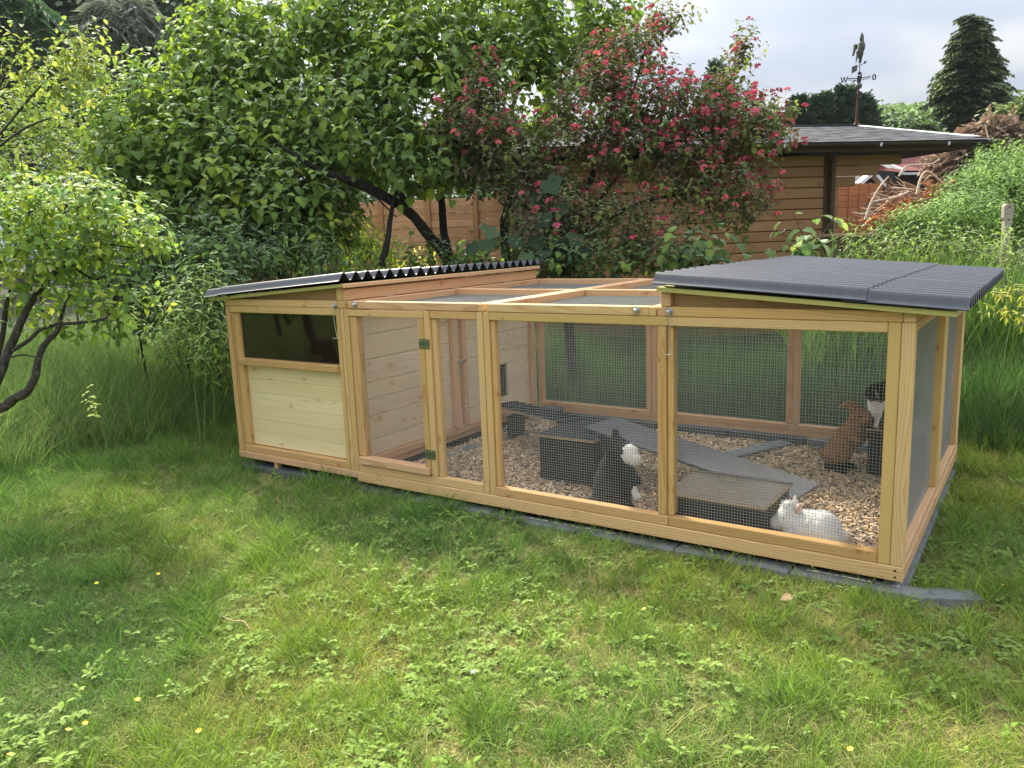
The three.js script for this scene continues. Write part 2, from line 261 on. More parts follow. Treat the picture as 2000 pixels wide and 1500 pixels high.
// ---------------------------------------------------------------- log cabin with its weather vane
const WALLX = (() => { const a = P(1300, 290, 10.0), b = P(1910, 277, 10.8); return V(b.x - a.x, 0, b.z - a.z).normalize(); })();
const CAB = P(1616, 442, 10.8); const cabTurn = Math.atan2(-WALLX.z, WALLX.x);
{
  const R = rng(5), t = thing('log_cabin', 'brown stained log cabin with grey shingle roof behind the pink flowering bush', 'cabin', [CAB.x, GROUND, CAB.z], cabTurn);
  // local: x along the wall to the right, z towards the garden, corner of the walls at x = 0
  const bh = 0.137, rows = 17;
  for (let r = 0; r < rows; r++) {
    const y = r * bh, o = (R() - 0.5) * 0.004;
    { const xm = -1.7 - R() * 0.8; timber(t, 'log', M.shed[r % 3], [-3.9, y + 0.004, -0.03 + o], [xm, y + bh - 0.004, 0.022 + o], 0.008); timber(t, 'log', M.shed[(r + 1) % 3], [xm + 0.003, y + 0.004, -0.03 + o], [-0.085, y + bh - 0.004, 0.022 + o], 0.008); }
    // log ends past the corner
    const ext = r === rows - 1 ? 1.0 : r === rows - 2 ? 0.66 : r === rows - 3 ? 0.32 : 0.075 + R() * 0.012;
    const e = cbox(ext - 0.005, bh - 0.008, 0.056, 0.006); const le = mesh('log', e, M.shed[(r + 2) % 3], t); le.position.set(0.055 + ext / 2, y + bh / 2, 0.0);
    timber(t, 'log_end', M.shedDark, [-0.03, y - 0.05, -0.1], [0.03, y + bh - 0.06, 0.11 + R() * 0.01], 0.006);
    timber(t, 'log', M.shedDark, [-0.03, y - 0.05, -3.6], [0.03, y + bh - 0.06, -0.12], 0.006);
  }
  timber(t, 'corner_core', M.shedDark, [-0.083, 0, -0.028], [0.053, rows * bh - 0.01, 0.018]);
  timber(t, 'wall_core', M.shedDark, [-3.9, 0, -0.09], [-0.05, rows * bh, -0.032]);
  timber(t, 'wall_core', M.shedDark, [-3.9, 0, -3.6], [-3.82, rows * bh, -0.1]); timber(t, 'wall_core', M.shedDark, [-3.8, 0, -3.66], [-0.05, rows * bh, -3.6]);
  // roof: eave at z = .38, ridge at the middle; hip at the right
  t.updateMatrixWorld(true); const apex = t.worldToLocal(P(1674, 248, 12.9)), eav = t.worldToLocal(P(1908, 281, 11.0));
  const ey = eav.y, z0 = 0.42, rz = apex.z, ry = apex.y, er = eav.x, ax = apex.x, lf = -4.3;
  const m = new MB(); const A = [lf, ey, z0], B = [er, ey, z0], C = [ax, ry, rz], D = [lf, ry, rz], B2 = [er, ey, rz * 2 - z0], A2 = [lf, ey, rz * 2 - z0];
  m.poly([A, B, C, D]); m.poly([B, B2, C]); m.poly([B2, A2, D, C]); m.poly([A, D, A2]); m.poly([A, A2, B2, B].map((q) => [q[0], q[1] - 0.05, q[2]]));
  for (const [a, b] of [[A, B], [B, B2], [B2, A2], [A2, A]]) m.poly([b, a, [a[0], a[1] - 0.05, a[2]], [b[0], b[1] - 0.05, b[2]]]);
  const slate = std({ color: col(0.05, 0.052, 0.06), map: TX.bitumen, roughness: 0.8 }), slate2 = std({ color: col(0.062, 0.064, 0.072), map: TX.bitumen, roughness: 0.8 }), slate3 = std({ color: col(0.045, 0.046, 0.055), map: TX.bitumen, roughness: 0.82 });
  const roof = mesh('roof', m.geo(), slate3, t);
  const sl = Math.hypot(ry - ey, z0 - rz), dy = (ry - ey) / sl, dz = (rz - z0) / sl, rowsS = 14, sh = cbox(0.172, 0.007, sl / rowsS + 0.03, 0.002), tilt = Math.atan2(dy, -dz);
  let shown = 0; const rest = [];
  for (let r = 0; r < rowsS; r++) { const s = (r + 0.42) * sl / rowsS, y = ey + dy * s, z = z0 + dz * s, xr = lerp(er, ax, s / sl) - 0.06;
    for (let k = 0; k < 44; k++) { const x = xr - 0.1 - k * 0.176 - (r % 2) * 0.088; if (x < lf) break; const q = new THREE.Object3D(); q.position.set(x, y + 0.012 + R() * 0.004, z); q.rotation.x = tilt - 0.03;
      if (x > -1.35 && shown < 300) { const o = mesh('shingle', sh, [slate, slate2, slate3][Math.floor(R() * 3)], roof); o.position.copy(q.position); o.rotation.copy(q.rotation); shown++; } else { q.updateMatrix(); rest.push(q.matrix.clone()); } } }
  copies('shingle_field', sh, slate, rest, null, roof);
  const capMat = std({ color: col(0.72, 0.72, 0.70), roughness: 0.5 });
  const cap = (a, b, w, mat, nm) => { const L = Math.hypot(b[0] - a[0], b[1] - a[1], b[2] - a[2]), g = cbox(w, 0.02, L, 0.004), o = mesh(nm, g, mat, t); o.position.set((a[0] + b[0]) / 2, (a[1] + b[1]) / 2 + 0.02, (a[2] + b[2]) / 2); o.lookAt(t.localToWorld(V(...b)).setY(t.localToWorld(V(...b)).y + 0.02)); return o; };
  t.updateMatrixWorld(true);
  cap([ax + 0.02, ry, rz], [lerp(ax, er, 0.86), lerp(ry, ey, 0.86), lerp(rz, z0, 0.86)], 0.15, capMat, 'hip_cap'); cap([ax, ry, rz], [lf, ry, rz], 0.16, slate2, 'ridge_cap');
  const brown = std({ color: col(0.035, 0.024, 0.022), roughness: 0.35 });
  timber(t, 'fascia', M.shedDark, [lf, ey - 0.11, z0 - 0.03], [er - 0.02, ey - 0.052, z0 - 0.002]);
  const gp = []; for (let i = 0; i <= 10; i++) { const a = Math.PI * (1 + i / 10); gp.push([Math.cos(a) * 0.055, Math.sin(a) * 0.055]); } for (let i = 10; i >= 0; i--) { const a = Math.PI * (1 + i / 10); gp.push([Math.cos(a) * 0.050, Math.sin(a) * 0.050]); }
  const gm = new MB(), gl = gp.length; for (let i = 0; i < gl; i++) { const a = gp[i], b = gp[(i + 1) % gl]; gm.poly([[lf, a[1], a[0]], [lf, b[1], b[0]], [er + 0.02, b[1], b[0]], [er + 0.02, a[1], a[0]]]); }
  const gut = mesh('gutter', gm.geo(), brown, t); gut.position.set(0, ey - 0.012, z0 + 0.06);
  for (const x of [-2.2, -0.95, 0.38, 1.35]) { const b = mesh('gutter_bracket', cbox(0.03, 0.05, 0.012, 0.003), M.steel, gut); b.position.set(x, -0.028, 0.052); b.rotation.z = -0.35; }

  // weather vane, standing on the ridge end
  const top = t.localToWorld(V(ax - 0.02, ry, rz)); const s = 12.7 / 1574; // metres per photo pixel at the ridge
  const w = thing('weather_vane', 'rusty weather vane with a standing bird above letters on the cabin ridge', 'weather vane', [top.x, top.y, top.z], cabTurn - 0.15);
  const rust = std({ color: col(0.17, 0.075, 0.045), map: TX.grit, roughness: 0.85, metalness: 0.3 }), patina = std({ color: col(0.17, 0.175, 0.145), map: TX.grit, roughness: 0.7, metalness: 0.4 }), iron = std({ color: col(0.075, 0.07, 0.075), map: TX.grit, roughness: 0.7, metalness: 0.4 });
  const k = 0.0081, yq = (py) => (248 - py) * k;
  const pole = mesh('pole', limb([[0, -0.02, 0, 0.02], [0.008, yq(200), 0, 0.014], [0.016, yq(178), 0, 0.013]], 8, 4, 0.05), rust, w);
  mesh('foot', limb([[-0.08, 0.0, 0.05, 0.022], [0, 0.06, 0, 0.026], [0.005, 0.16, 0, 0.019]], 8, 5, 0.3), rust, w); mesh('foot', limb([[0.08, -0.01, 0.05, 0.022], [0.02, 0.05, 0, 0.026], [0, 0.11, 0, 0.022]], 8, 6, 0.3), rust, w);
  const ball = mesh('ball', new THREE.SphereGeometry(0.051, 20, 14), patina, w); ball.position.set(0.018, yq(171), 0);
  const hub = mesh('hub', new THREE.CylinderGeometry(0.03, 0.03, 0.1, 12), iron, w); hub.position.set(0.02, yq(158), 0);
  const b2 = mesh('ball', new THREE.SphereGeometry(0.028, 16, 12), iron, w); b2.position.set(0.022, yq(147), 0);
  mesh('spindle', limb([[0.02, yq(150), 0, 0.006], [0.024, yq(130), 0, 0.006]], 6, 3, 0), iron, w);
  const font = await new FontLoader().loadAsync('fonts/droid/droid_sans_bold.typeface.json');
  [['W', 2.75], ['O', -0.32], ['N', 1.25], ['S', -1.85]].forEach(([ch, a]) => {
    const c = Math.cos(a), sn = -Math.sin(a), L = 0.17;
    const arm = mesh('arm', limb([[0.02, yq(158) + 0.01, 0, 0.008], [0.02 + c * L, yq(156) + 0.012, sn * L, 0.007]], 6, 9, 0), iron, w); mesh('arm_brace', limb([[0.02, yq(158) - 0.02, 0, 0.006], [0.02 + c * L, yq(156) - 0.012, sn * L, 0.005]], 6, 9, 0), iron, w);
    const g = new TextGeometry(ch, { font, size: 0.085, depth: 0.01, curveSegments: 6, bevelEnabled: false }); g.computeBoundingBox(); const bb = g.boundingBox; g.translate(-(bb.min.x + bb.max.x) / 2, -0.04, -0.005);
    const l = mesh('letter', g, iron, w); l.position.set(0.02 + c * (L + 0.05), yq(157), sn * (L + 0.05)); l.rotation.y = -a * 0.0 + (Math.abs(c) > 0.7 ? (c > 0 ? 0.35 : -0.35) : 1.1);
  });
  // arrow and bird stand along a line turned half away
  const bd = new THREE.Group();
  const vane = (nm, g) => { const o = mesh(nm, g, patina, w); o.position.set(0.024, yq(132), 0); o.rotation.y = 0.5; return o; };
  vane('arrow', mergeGeometries([limb([[-0.15, -0.07, 0, 0.006], [0.13, 0.05, 0, 0.006]], 6, 2, 0), prism([[0.10, 0.065], [0.17, 0.075], [0.12, 0.02]], -0.005, 0.005), prism([[-0.19, -0.04], [-0.07, 0.0], [-0.07, -0.09], [-0.19, -0.14]], -0.004, 0.004)].map((g) => { const q = g.toNonIndexed(); q.deleteAttribute('color'); return q; })));
  const bf = field([[0.0, 0.03, 0.012, 0.009, 0.01, 0.16, 0.012, 0.026], [0.0, 0.03, -0.012, 0.009, 0.01, 0.16, -0.012, 0.026], [0.0, 0.17, 0, 0.044, 0.028, 0.29, 0, 0.05], [0.028, 0.29, 0, 0.046, 0.02, 0.40, 0, 0.026], [0.02, 0.40, 0, 0.028, 0.024, 0.435, 0, 0.026], [0.035, 0.43, 0, 0.016, 0.066, 0.405, 0, 0.006], [0.012, 0.455, 0, 0.012, 0.02, 0.485, 0, 0.01], [-0.02, 0.20, 0, 0.03, -0.06, 0.12, 0, 0.02]], 0.02);
  vane('bird', netMesh(bf, [-0.2, -0.01, -0.1], [0.12, 0.52, 0.1], 0.009));
  const wf = field([[0.02, 0.25, 0.02, 0.04, -0.06, 0.30, 0.04, 0.03], [-0.06, 0.30, 0.04, 0.03, -0.115, 0.18, 0.04, 0.024], [-0.115, 0.18, 0.04, 0.02, -0.14, 0.02, 0.03, 0.008], [-0.05, 0.27, 0.045, 0.03, -0.08, 0.14, 0.04, 0.014], [0, 0.26, -0.04, 0.03, -0.07, 0.29, -0.045, 0.026], [-0.07, 0.29, -0.045, 0.026, -0.12, 0.15, -0.04, 0.018]], 0.02);
  vane('wing', netMesh(wf, [-0.2, -0.01, -0.1], [0.06, 0.38, 0.1], 0.009));
}

// ---------------------------------------------------------------- fences, houses, posts behind
{ // slatted fence behind the lilac
  const a = P(480, 470, 12.6), b = P(1120, 447, 12.0), d = V(b.x - a.x, 0, b.z - a.z), L = d.length(), turn = Math.atan2(-d.z, d.x), R = rng(8);
  const t = thing('slatted_fence', 'reddish brown fence of horizontal boards behind the lilac branches', 'fence', [a.x, GROUND, a.z], turn), np = 7, pw = L / np, bh = 0.105;
  for (let i = 0; i <= np; i++) timber(t, 'post', M.fencePost, [i * pw - 0.04, 0, -0.03], [i * pw + 0.04, 2.1, 0.05]);
  for (let i = 0; i < np; i++) for (let r = 0; r < 19; r++) timber(t, 'board', M.fence[Math.floor(R() * 3)], [i * pw + 0.045, r * bh + 0.03, -0.02 + (r % 2) * 0.012], [(i + 1) * pw - 0.045, r * bh + bh + 0.024, 0.006 + (r % 2) * 0.012], 0.004);
}
{ // upright feather-board panel beyond the cabin corner
  const a = P(1612, 440, 17.4), b = P(1716, 436, 18.4), d = V(b.x - a.x, 0, b.z - a.z), L = d.length(), turn = Math.atan2(-d.z, d.x), R = rng(18);
  const t = thing('board_fence', 'orange brown closeboard fence panel between the cabin corner and the brush pile', 'fence', [a.x, GROUND, a.z], turn), n = 5, w = L / n, y1 = P(1660, 359, 17.9).y - GROUND;
  for (let i = 0; i < n; i++) { for (let r = 0; r < 18; r++) timber(t, 'board', M.panel[Math.floor(R() * 2)], [i * w, r * y1 / 18, -0.01 - (r % 2) * 0.006], [i * w + w - 0.004, (r + 1) * y1 / 18 - 0.006, 0.006 - (r % 2) * 0.006], 0.003); }
  for (let i = 0; i <= n; i++) timber(t, 'batten', M.panel[0], [i * w - 0.02, 0, 0.008], [i * w + 0.02, y1 + 0.01, 0.035], 0.003);
}
{ // house with the red roof
  const c = P(1800, 436, 24), t = thing('red_roofed_house', 'low house with red felt roof and white verge boards behind the brush pile', 'house', [c.x, GROUND, c.z], cabTurn + 0.1);
  const u = 24 / 1574, y = (py) => P(1800, py, 24).y - GROUND, wallM = std({ color: col(0.10, 0.065, 0.045), map: TX.grit, roughness: 0.9 }), white = std({ color: col(0.72, 0.72, 0.70), roughness: 0.6 });
  const red = std({ color: col(0.25, 0.065, 0.055), map: TX.bitumen, roughness: 0.85 }), red2 = std({ color: col(0.22, 0.055, 0.05), map: TX.bitumen, roughness: 0.85 });
  timber(t, 'wall', wallM, [-62 * u, 0, -2.6], [150 * u, y(340), 0]);
  const y0 = y(337), y1 = y(296), m = new MB(); m.poly([[-76 * u, y0, 0.35], [160 * u, y0, 0.35], [160 * u, y1, -1.3], [-62 * u, y1, -1.3]]); m.poly([[160 * u, y0, -2.9], [-76 * u, y0, -2.9], [-62 * u, y1, -1.3], [160 * u, y1, -1.3]]); m.poly([[-76 * u, y0, 0.35], [-62 * u, y1, -1.3], [-76 * u, y0, -2.9]]);
  const roof = mesh('roof', m.geo(), red2, t), sl = Math.hypot(y1 - y0, 1.65), R = rng(3);
  for (let r = 0; r < 9; r++) { const q = (r + 0.5) / 9; for (let k = 0; k < 7; k++) { const o = mesh('shingle_strip', cbox(0.5, 0.01, sl / 9 + 0.02, 0.003), R() < 0.5 ? red : red2, roof); o.position.set(lerp(-76, -62, q) * u + 0.27 + k * 0.505, lerp(y0, y1, q) + 0.015, lerp(0.35, -1.3, q)); o.rotation.x = Math.atan2(y1 - y0, 1.65) - 0.02; } }
  const vb = cbox(0.06, 0.14, sl + 0.1, 0.004), o = mesh('verge_board', vb, white, t); o.position.set(-71 * u, (y0 + y1) / 2, -0.48); o.rotation.x = Math.atan2(y1 - y0, 1.65); timber(t, 'eave_board', white, [-74 * u, y0 - 0.1, 0.3], [160 * u, y0 - 0.03, 0.34]);
}
{ // little white gable
  const c = P(1692, 438, 20), t = thing('gabled_shed', 'dark shed gable with white verge boards above the orange fence panel', 'shed', [c.x, GROUND, c.z], cabTurn + 0.2), u = 20 / 1574, y = (py) => P(1692, py, 20).y - GROUND, white = std({ color: col(0.74, 0.74, 0.73), roughness: 0.6 }), dark = std({ color: col(0.035, 0.037, 0.045), map: TX.grit, roughness: 0.8 });
  mesh('wall', prism([[-30 * u, 0], [40 * u, 0], [40 * u, y(362)], [0, y(340)], [-30 * u, y(362)]], -2, 0), dark, t);
  mesh('verge_board', prism([[-36 * u, y(366)], [0, y(343)], [0, y(335)], [-36 * u, y(358)]], 0.01, 0.2), white, t); mesh('verge_board', prism([[0, y(343)], [30 * u, y(368)], [30 * u, y(360)], [0, y(335)]], 0.01, 0.2), white, t);
  mesh('roof', prism([[-36 * u, y(358)], [0, y(335)], [70 * u, y(336)], [70 * u, y(352)], [30 * u, y(360)], [0, y(334)]], -2, -0.02), dark, t);
}
{ // weathered post with two holes
  const b = P(1960, 480, 7.2), k = 7.2 / 1574, t = thing('wooden_post', 'weathered grey post with two holes standing in the weeds', 'post', [b.x, GROUND, b.z], cabTurn - 0.2), y = (py) => P(1960, py, 7.2).y - GROUND, sh = new THREE.Shape(), w = 8.5 * k, wl = 6 * k;
  sh.moveTo(-wl, 0); sh.lineTo(wl, 0); sh.lineTo(wl, y(432)); sh.lineTo(w, y(425)); sh.lineTo(w, y(405)); sh.quadraticCurveTo(w, y(399), 0, y(399)); sh.quadraticCurveTo(-w, y(399), -w, y(405)); sh.lineTo(-w, y(425)); sh.lineTo(-wl, y(432));
  for (const py of [405.5, 430]) { const h = new THREE.Path(); h.absellipse(0.002, y(py), 0.0125, 0.0095, 0, Math.PI * 2); sh.holes.push(h); }
  mesh('shaft', new THREE.ExtrudeGeometry(sh, { depth: 0.045, bevelEnabled: true, bevelSize: 0.003, bevelThickness: 0.003, bevelSegments: 1 }), wood('larchC', 0.36, 0.33, 0.27, 0.85), t);
}
{ // old planks laid as a bench or raised edge
  const a = P(1622, 458, 9.2), b = P(1835, 452, 9.6), d = V(b.x - a.x, 0, b.z - a.z), L = d.length(), t = thing('plank_bench', 'weathered brown plank bench in tall weeds in front of the fence panel', 'bench', [a.x, GROUND, a.z], Math.atan2(-d.z, d.x)), y = a.y - GROUND;
  timber(t, 'seat', wood('stained', 0.34, 0.24, 0.15, 0.85), [0, y - 0.03, -0.3], [L * 0.78, y, 0.02]); timber(t, 'board', M.shedDark, [0.02, y - 0.3, -0.04], [L * 0.55, y - 0.035, -0.01]);
  for (const x of [0.1, L * 0.5, L * 0.74]) timber(t, 'leg', M.shedDark, [x - 0.04, 0, -0.2], [x + 0.04, y - 0.032, -0.05]); timber(t, 'post', M.shedDark, [L * 0.86, 0, -0.1], [L * 0.92, y + 0.02, -0.02]);
}

// ---------------------------------------------------------------- the rabbit hutch and the wire run
// a corrugated sheet: x0 high end, x1 low end, waves along z
const PITCH = 0.0935, AMP = 0.0225;
function sheetGeo(x0, y0, x1, y1, z0, z1, phase) {
  const m = new MB(), n = Math.round(Math.abs(z1 - z0) / PITCH * 12), ns = 3, th = 0.0035, R = rng(Math.round(z0 * 99 + x1 * 13)), sag = [0, (R() - 0.5) * 0.004, (R() - 0.5) * 0.004, 0], P0 = [], P1 = [];
  for (let i = 0; i <= n; i++) for (let j = 0; j <= ns; j++) {
    const z = lerp(z0, z1, i / n), w = Math.cos((z - phase) / PITCH * Math.PI * 2) * AMP, dw = -Math.sin((z - phase) / PITCH * Math.PI * 2) * AMP * Math.PI * 2 / PITCH, l = Math.hypot(dw, 1), x = lerp(x0, x1, j / ns), y = lerp(y0, y1, j / ns) + w + sag[j], nn = [0, 1 / l, -dw / l], uv = [x, z * 1.3];
    P0.push(m.v([x, y + nn[1] * th / 2, z + nn[2] * th / 2], nn, uv)); P1.push(m.v([x, y - nn[1] * th / 2, z - nn[2] * th / 2], nn.map((q) => -q), uv));
  }
  const k = ns + 1, flip = (x1 - x0) * (z1 - z0) < 0; for (let i = 0; i < n; i++) for (let j = 0; j < ns; j++) { const a = i * k + j, T = [[P0[a], P0[a + k], P0[a + 1]], [P0[a + 1], P0[a + k], P0[a + k + 1]], [P1[a], P1[a + 1], P1[a + k]], [P1[a + 1], P1[a + k + 1], P1[a + k]]]; for (const [p, q, r] of T) flip ? m.i.push(p, r, q) : m.i.push(p, q, r); }
  const pt = (q) => [m.p[q * 3], m.p[q * 3 + 1], m.p[q * 3 + 2]];
  for (let i = 0; i < n; i++) for (const j of [0, ns]) { const a = i * k + j; m.poly([P0[a], P0[a + k], P1[a + k], P1[a]].map(pt), [[0, 0], [0.01, 0], [0.01, 0.01], [0, 0.01]]); }
  for (let j = 0; j < ns; j++) for (const i of [0, n]) { const a = i * k + j; m.poly([P0[a], P0[a + 1], P1[a + 1], P1[a]].map(pt), [[0, 0], [0.01, 0], [0.01, 0.01], [0, 0.01]]); }
  return m.geo();
}
function roofSheets(t, xh, yh, xl, yl, cutLo, cutHi) { // two rows of three overlapping sheets
  const yAt = (x) => lerp(yh, yl, (x - xh) / (xl - xh)), ph = 0.05 - PITCH / 2;
  for (let r = 0; r < 2; r++) for (let k = 0; k < 3; k++) {
    const z1 = 0.05 - k * 7.5 * PITCH + (k ? PITCH * 0.9 : 0), z0 = k === 2 ? 0.05 - 22.5 * PITCH : 0.05 - (k + 1) * 7.5 * PITCH, up = 0.0045 * (2 - k) + (r ? 0 : 0.006);
    const [a, b] = r ? [cutLo, xl] : [xh, cutHi];
    mesh('roof_sheet', sheetGeo(a, yAt(a) + up, b, yAt(b) + up, z0, z1, ph), M.bitumen, t);
  }
}
function wirePanel(t, o, u, v, W, H, name = 'wire_mesh', seed = 1) { // rods along both ways; o corner, u and v unit axes
  const m = new MB(), R = rng(seed), p = 0.0127, r = 0.00052, w = [u[1] * v[2] - u[2] * v[1], u[2] * v[0] - u[0] * v[2], u[0] * v[1] - u[1] * v[0]];
  const rod = (a, b, e1, e2) => { const c = [[1, 1], [-1, 1], [-1, -1], [1, -1]]; for (let k = 0; k < 4; k++) { const s = c[k], q = c[(k + 1) % 4], pt = (z, s) => [0, 1, 2].map((i) => z[i] + e1[i] * s[0] * r + e2[i] * s[1] * r); m.poly([pt(a, q), pt(a, s), pt(b, s), pt(b, q)]); } };
  const at = (x, y, z) => [0, 1, 2].map((i) => o[i] + u[i] * x + v[i] * y + w[i] * z);
  const nu = Math.floor(W / p), nv = Math.floor(H / p), bow = (x, y) => 0.002 * Math.sin(x * 9 + seed) * Math.sin(y * 7 + seed);
  for (let i = 0; i <= nu; i++) { const x = i * p + (R() - 0.5) * 0.0012, ys = [0, H * 0.33, H * 0.66, H]; for (let j = 0; j < 3; j++) rod(at(x + (R() - 0.5) * 0.0006, ys[j], bow(x, ys[j])), at(x + (R() - 0.5) * 0.0006, ys[j + 1], bow(x, ys[j + 1])), u, w); }
  for (let i = 0; i <= nv; i++) { const y = i * p + (R() - 0.5) * 0.0012, xs = [0, W * 0.33, W * 0.66, W]; for (let j = 0; j < 3; j++) rod(at(xs[j], y, bow(xs[j], y) + 0.0013), at(xs[j + 1], y, bow(xs[j + 1], y) + 0.0013), v, w); }
  return mesh(name, m.geo(), M.wire, t, 'stuff');
}
const HB = 0.06, RT = 0.105, ST = 0.992, TT = 1.034, D = 0.045; // heights: base beam, bottom rail, stile top, top frame; depth of a timber
const DEEP = 2.0, XL = 3.905, XH = 1.03, XA = 1.983, XB = 2.955;
function bolt(t, x, y, z, hook) {
  const g = mergeGeometries([new THREE.CylinderGeometry(0.013, 0.013, 0.012, 6).rotateX(Math.PI / 2), new THREE.SphereGeometry(0.009, 10, 8).scale(1, 1, 0.7).translate(0, 0, 0.008), new THREE.CylinderGeometry(0.017, 0.017, 0.003, 16).rotateX(Math.PI / 2).translate(0, 0, -0.006)]);
  const b = mesh('bolt', g, M.steel, t); b.position.set(x, y, z + 0.008);
  if (hook) { const h = mesh('hook', limb([[0, 0.006, 0.012, 0.0022], [0.002, -0.02, 0.014, 0.0022], [0.006, -0.13, 0.008, 0.0022], [0.012, -0.165, 0.008, 0.0022], [0.018, -0.178, 0.009, 0.0022], [0.006, -0.182, 0.012, 0.0022], [-0.012, -0.181, 0.014, 0.0022]], 6, 4, 0), M.steel, b); }
  return b;
}
{
  const t = thing('rabbit_hutch', 'pale timber rabbit hutch with tinted window and corrugated roof, left end', 'rabbit hutch');
  timber(t, 'base_beam', pink(), [0, 0.018, -D], [XH + 0.02, HB - 0.001, 0.004]); timber(t, 'base_beam', pink(), [0, 0.018, -DEEP], [XH, HB - 0.001, -DEEP + D]); timber(t, 'base_beam', pink(), [0, 0.018, -DEEP + D], [D, HB - 0.001, -D - 0.002]); timber(t, 'base_beam', pink(), [XH - D, 0.018, -DEEP + D], [XH, HB - 0.001, -D - 0.002]);
  timber(t, 'foot', larch(), [0.315, -0.03, -0.05], [0.345, 0.017, -0.01]);
  // front: post, frame of the flap, window, planks
  timber(t, 'post', larch(), [0, HB, -D], [0.042, ST, 0]); timber(t, 'strip', larch(), [0.0435, HB, -D], [0.058, ST - 0.04, -0.004]);
  timber(t, 'stile', larch(), [0.0595, RT, -0.05], [0.112, ST - 0.042, -0.008]); timber(t, 'stile', larch(), [0.972, HB, -D], [0.998, ST, 0.002]); timber(t, 'post', larch(), [0.9995, HB, -D], [XH - 0.003, ST, -0.002]);
  timber(t, 'rail', larch(), [0.0435, ST - 0.04, -D], [0.9705, ST, 0.001]); timber(t, 'rail', larch(), [0, ST + 0.0015, -D], [XH - 0.045, TT, 0.001]); timber(t, 'rail', larch(), [0.0595, HB, -D], [0.9705, RT - 0.002, -0.002]);
  timber(t, 'rail', larch(), [0.098, 0.628, -0.034], [0.9715, 0.668, 0.022]);
  const gl = mesh('window_pane', cbox(0.856, 0.284, 0.004, 0.001), M.glass, t); gl.position.set(0.5425, 0.81, -0.026);
  const ps = [0.6265, 0.535, 0.448, 0.362, 0.276, 0.19, 0.107];
  for (let i = 0; i < 6; i++) timber(t, 'plank', M.plank[i % 3], [0.1135, ps[i + 1] + 0.0005, -0.055], [0.9705, ps[i] - 0.0005, -0.036 + (i % 2) * 0.0006], 0.0012);
  // wall towards the run, planks with a doorway, and its posts
  const dz0 = -1.605, dz1 = -1.44, dy0 = 0.205, dy1 = 0.445; let y = RT; const hs = [0.1, 0.14, 0.1, 0.1, 0.135, 0.145, 0.167];
  hs.forEach((h, i) => {
    const y1 = Math.min(ST, y + h), mt = M.inner[i % 2], full = y1 <= dy0 + 0.001 || y >= dy1 - 0.001;
    if (full) timber(t, 'plank', mt, [XH - 0.024, y + 0.0012, -DEEP + D], [XH - 0.004, y1 - 0.0012, -D - 0.002], 0.0025);
    else { timber(t, 'plank', mt, [XH - 0.024, y + 0.0012, -DEEP + D], [XH - 0.004, y1 - 0.0012, dz0], 0.0025); timber(t, 'plank', mt, [XH - 0.024, y + 0.0012, dz1], [XH - 0.004, y1 - 0.0012, -D - 0.002], 0.0025); }
    y = y1;
  });
  timber(t, 'door_flap', M.black, [XH - 0.04, dy0 - 0.01, dz0 - 0.01], [XH - 0.026, dy1 + 0.01, dz1 + 0.01]);
  for (const z of [-1.06, -0.955]) timber(t, 'batten', pink(), [XH - 0.003, RT + 0.002, z - 0.02], [XH + 0.03, ST, z + 0.02]); timber(t, 'batten', pink(), [XH - 0.003, RT + 0.002, -DEEP + D + 0.02], [XH + 0.03, ST, -DEEP + D + 0.06]);
  const lt = mesh('latch', new THREE.CylinderGeometry(0.012, 0.012, 0.02, 12).rotateZ(Math.PI / 2), M.steel, t); lt.position.set(XH + 0.04, 0.55, -0.99); const lt2 = mesh('latch', cbox(0.006, 0.014, 0.07, 0.002), M.steel, t); lt2.position.set(XH + 0.05, 0.552, -1.01);
  timber(t, 'rail', pink(), [XH - D, HB, -DEEP + D], [XH + 0.02, RT - 0.001, -D - 0.003]);
  // back and outer walls, floor
  timber(t, 'back_wall', M.plank[1], [0.043, HB, -DEEP], [XH - 0.002, ST, -DEEP + 0.02]); for (let i = 0; i < 7; i++) timber(t, 'plank', M.plank[i % 3], [0.006, HB + i * 0.133 + 0.001, -DEEP + 0.05], [0.026, HB + (i + 1) * 0.133 - 0.001, -D - 0.002]);
  timber(t, 'post', larch(), [0, HB, -DEEP], [0.042, ST, -DEEP + D]); timber(t, 'floor', M.black, [0.03, RT + 0.002, -DEEP + 0.025], [XH - 0.026, RT + 0.014, -0.06]);
  timber(t, 'rail', larch(), [0, ST + 0.0015, -DEEP], [XH, TT, -DEEP + D]); timber(t, 'rail', larch(), [0, ST + 0.0015, -DEEP + D + 0.002], [D, TT, -D - 0.002]);
  // gable, upstand, deck
  const yd = (x) => lerp(1.112, 1.021, (XH + 0.02 - x) / 1.17);
  mesh('gable_board', prism([[0.06, TT + 0.001], [XH - 0.047, TT + 0.001], [XH - 0.047, yd(XH - 0.047) - 0.001], [0.14, yd(0.14) - 0.001]], -0.05, -0.03), M.gable, t);
  timber(t, 'block', larch(), [XH - 0.044, ST + 0.0015, -D], [XH + 0.018, TT, 0.0]); timber(t, 'block', larch(), [XH - 0.045, TT + 0.001, -0.04], [XH - 0.001, yd(XH) - 0.004, -0.001]);
  timber(t, 'upstand', pink(), [XH, TT + 0.001, -DEEP], [XH + 0.02, 1.098, -0.001]);
  mesh('roof_deck', prism([[XH + 0.034, yd(XH + 0.034) + 0.018], [XH + 0.034, yd(XH + 0.034)], [-0.105, yd(-0.105)], [-0.105, yd(-0.105) + 0.018]], -DEEP - 0.02, 0.03), M.deck, t);
  timber(t, 'edge_strip', pink(), [XH + 0.0355, yd(XH) - 0.004, -DEEP - 0.02], [XH + 0.046, yd(XH + 0.03) + 0.017, 0.028]);
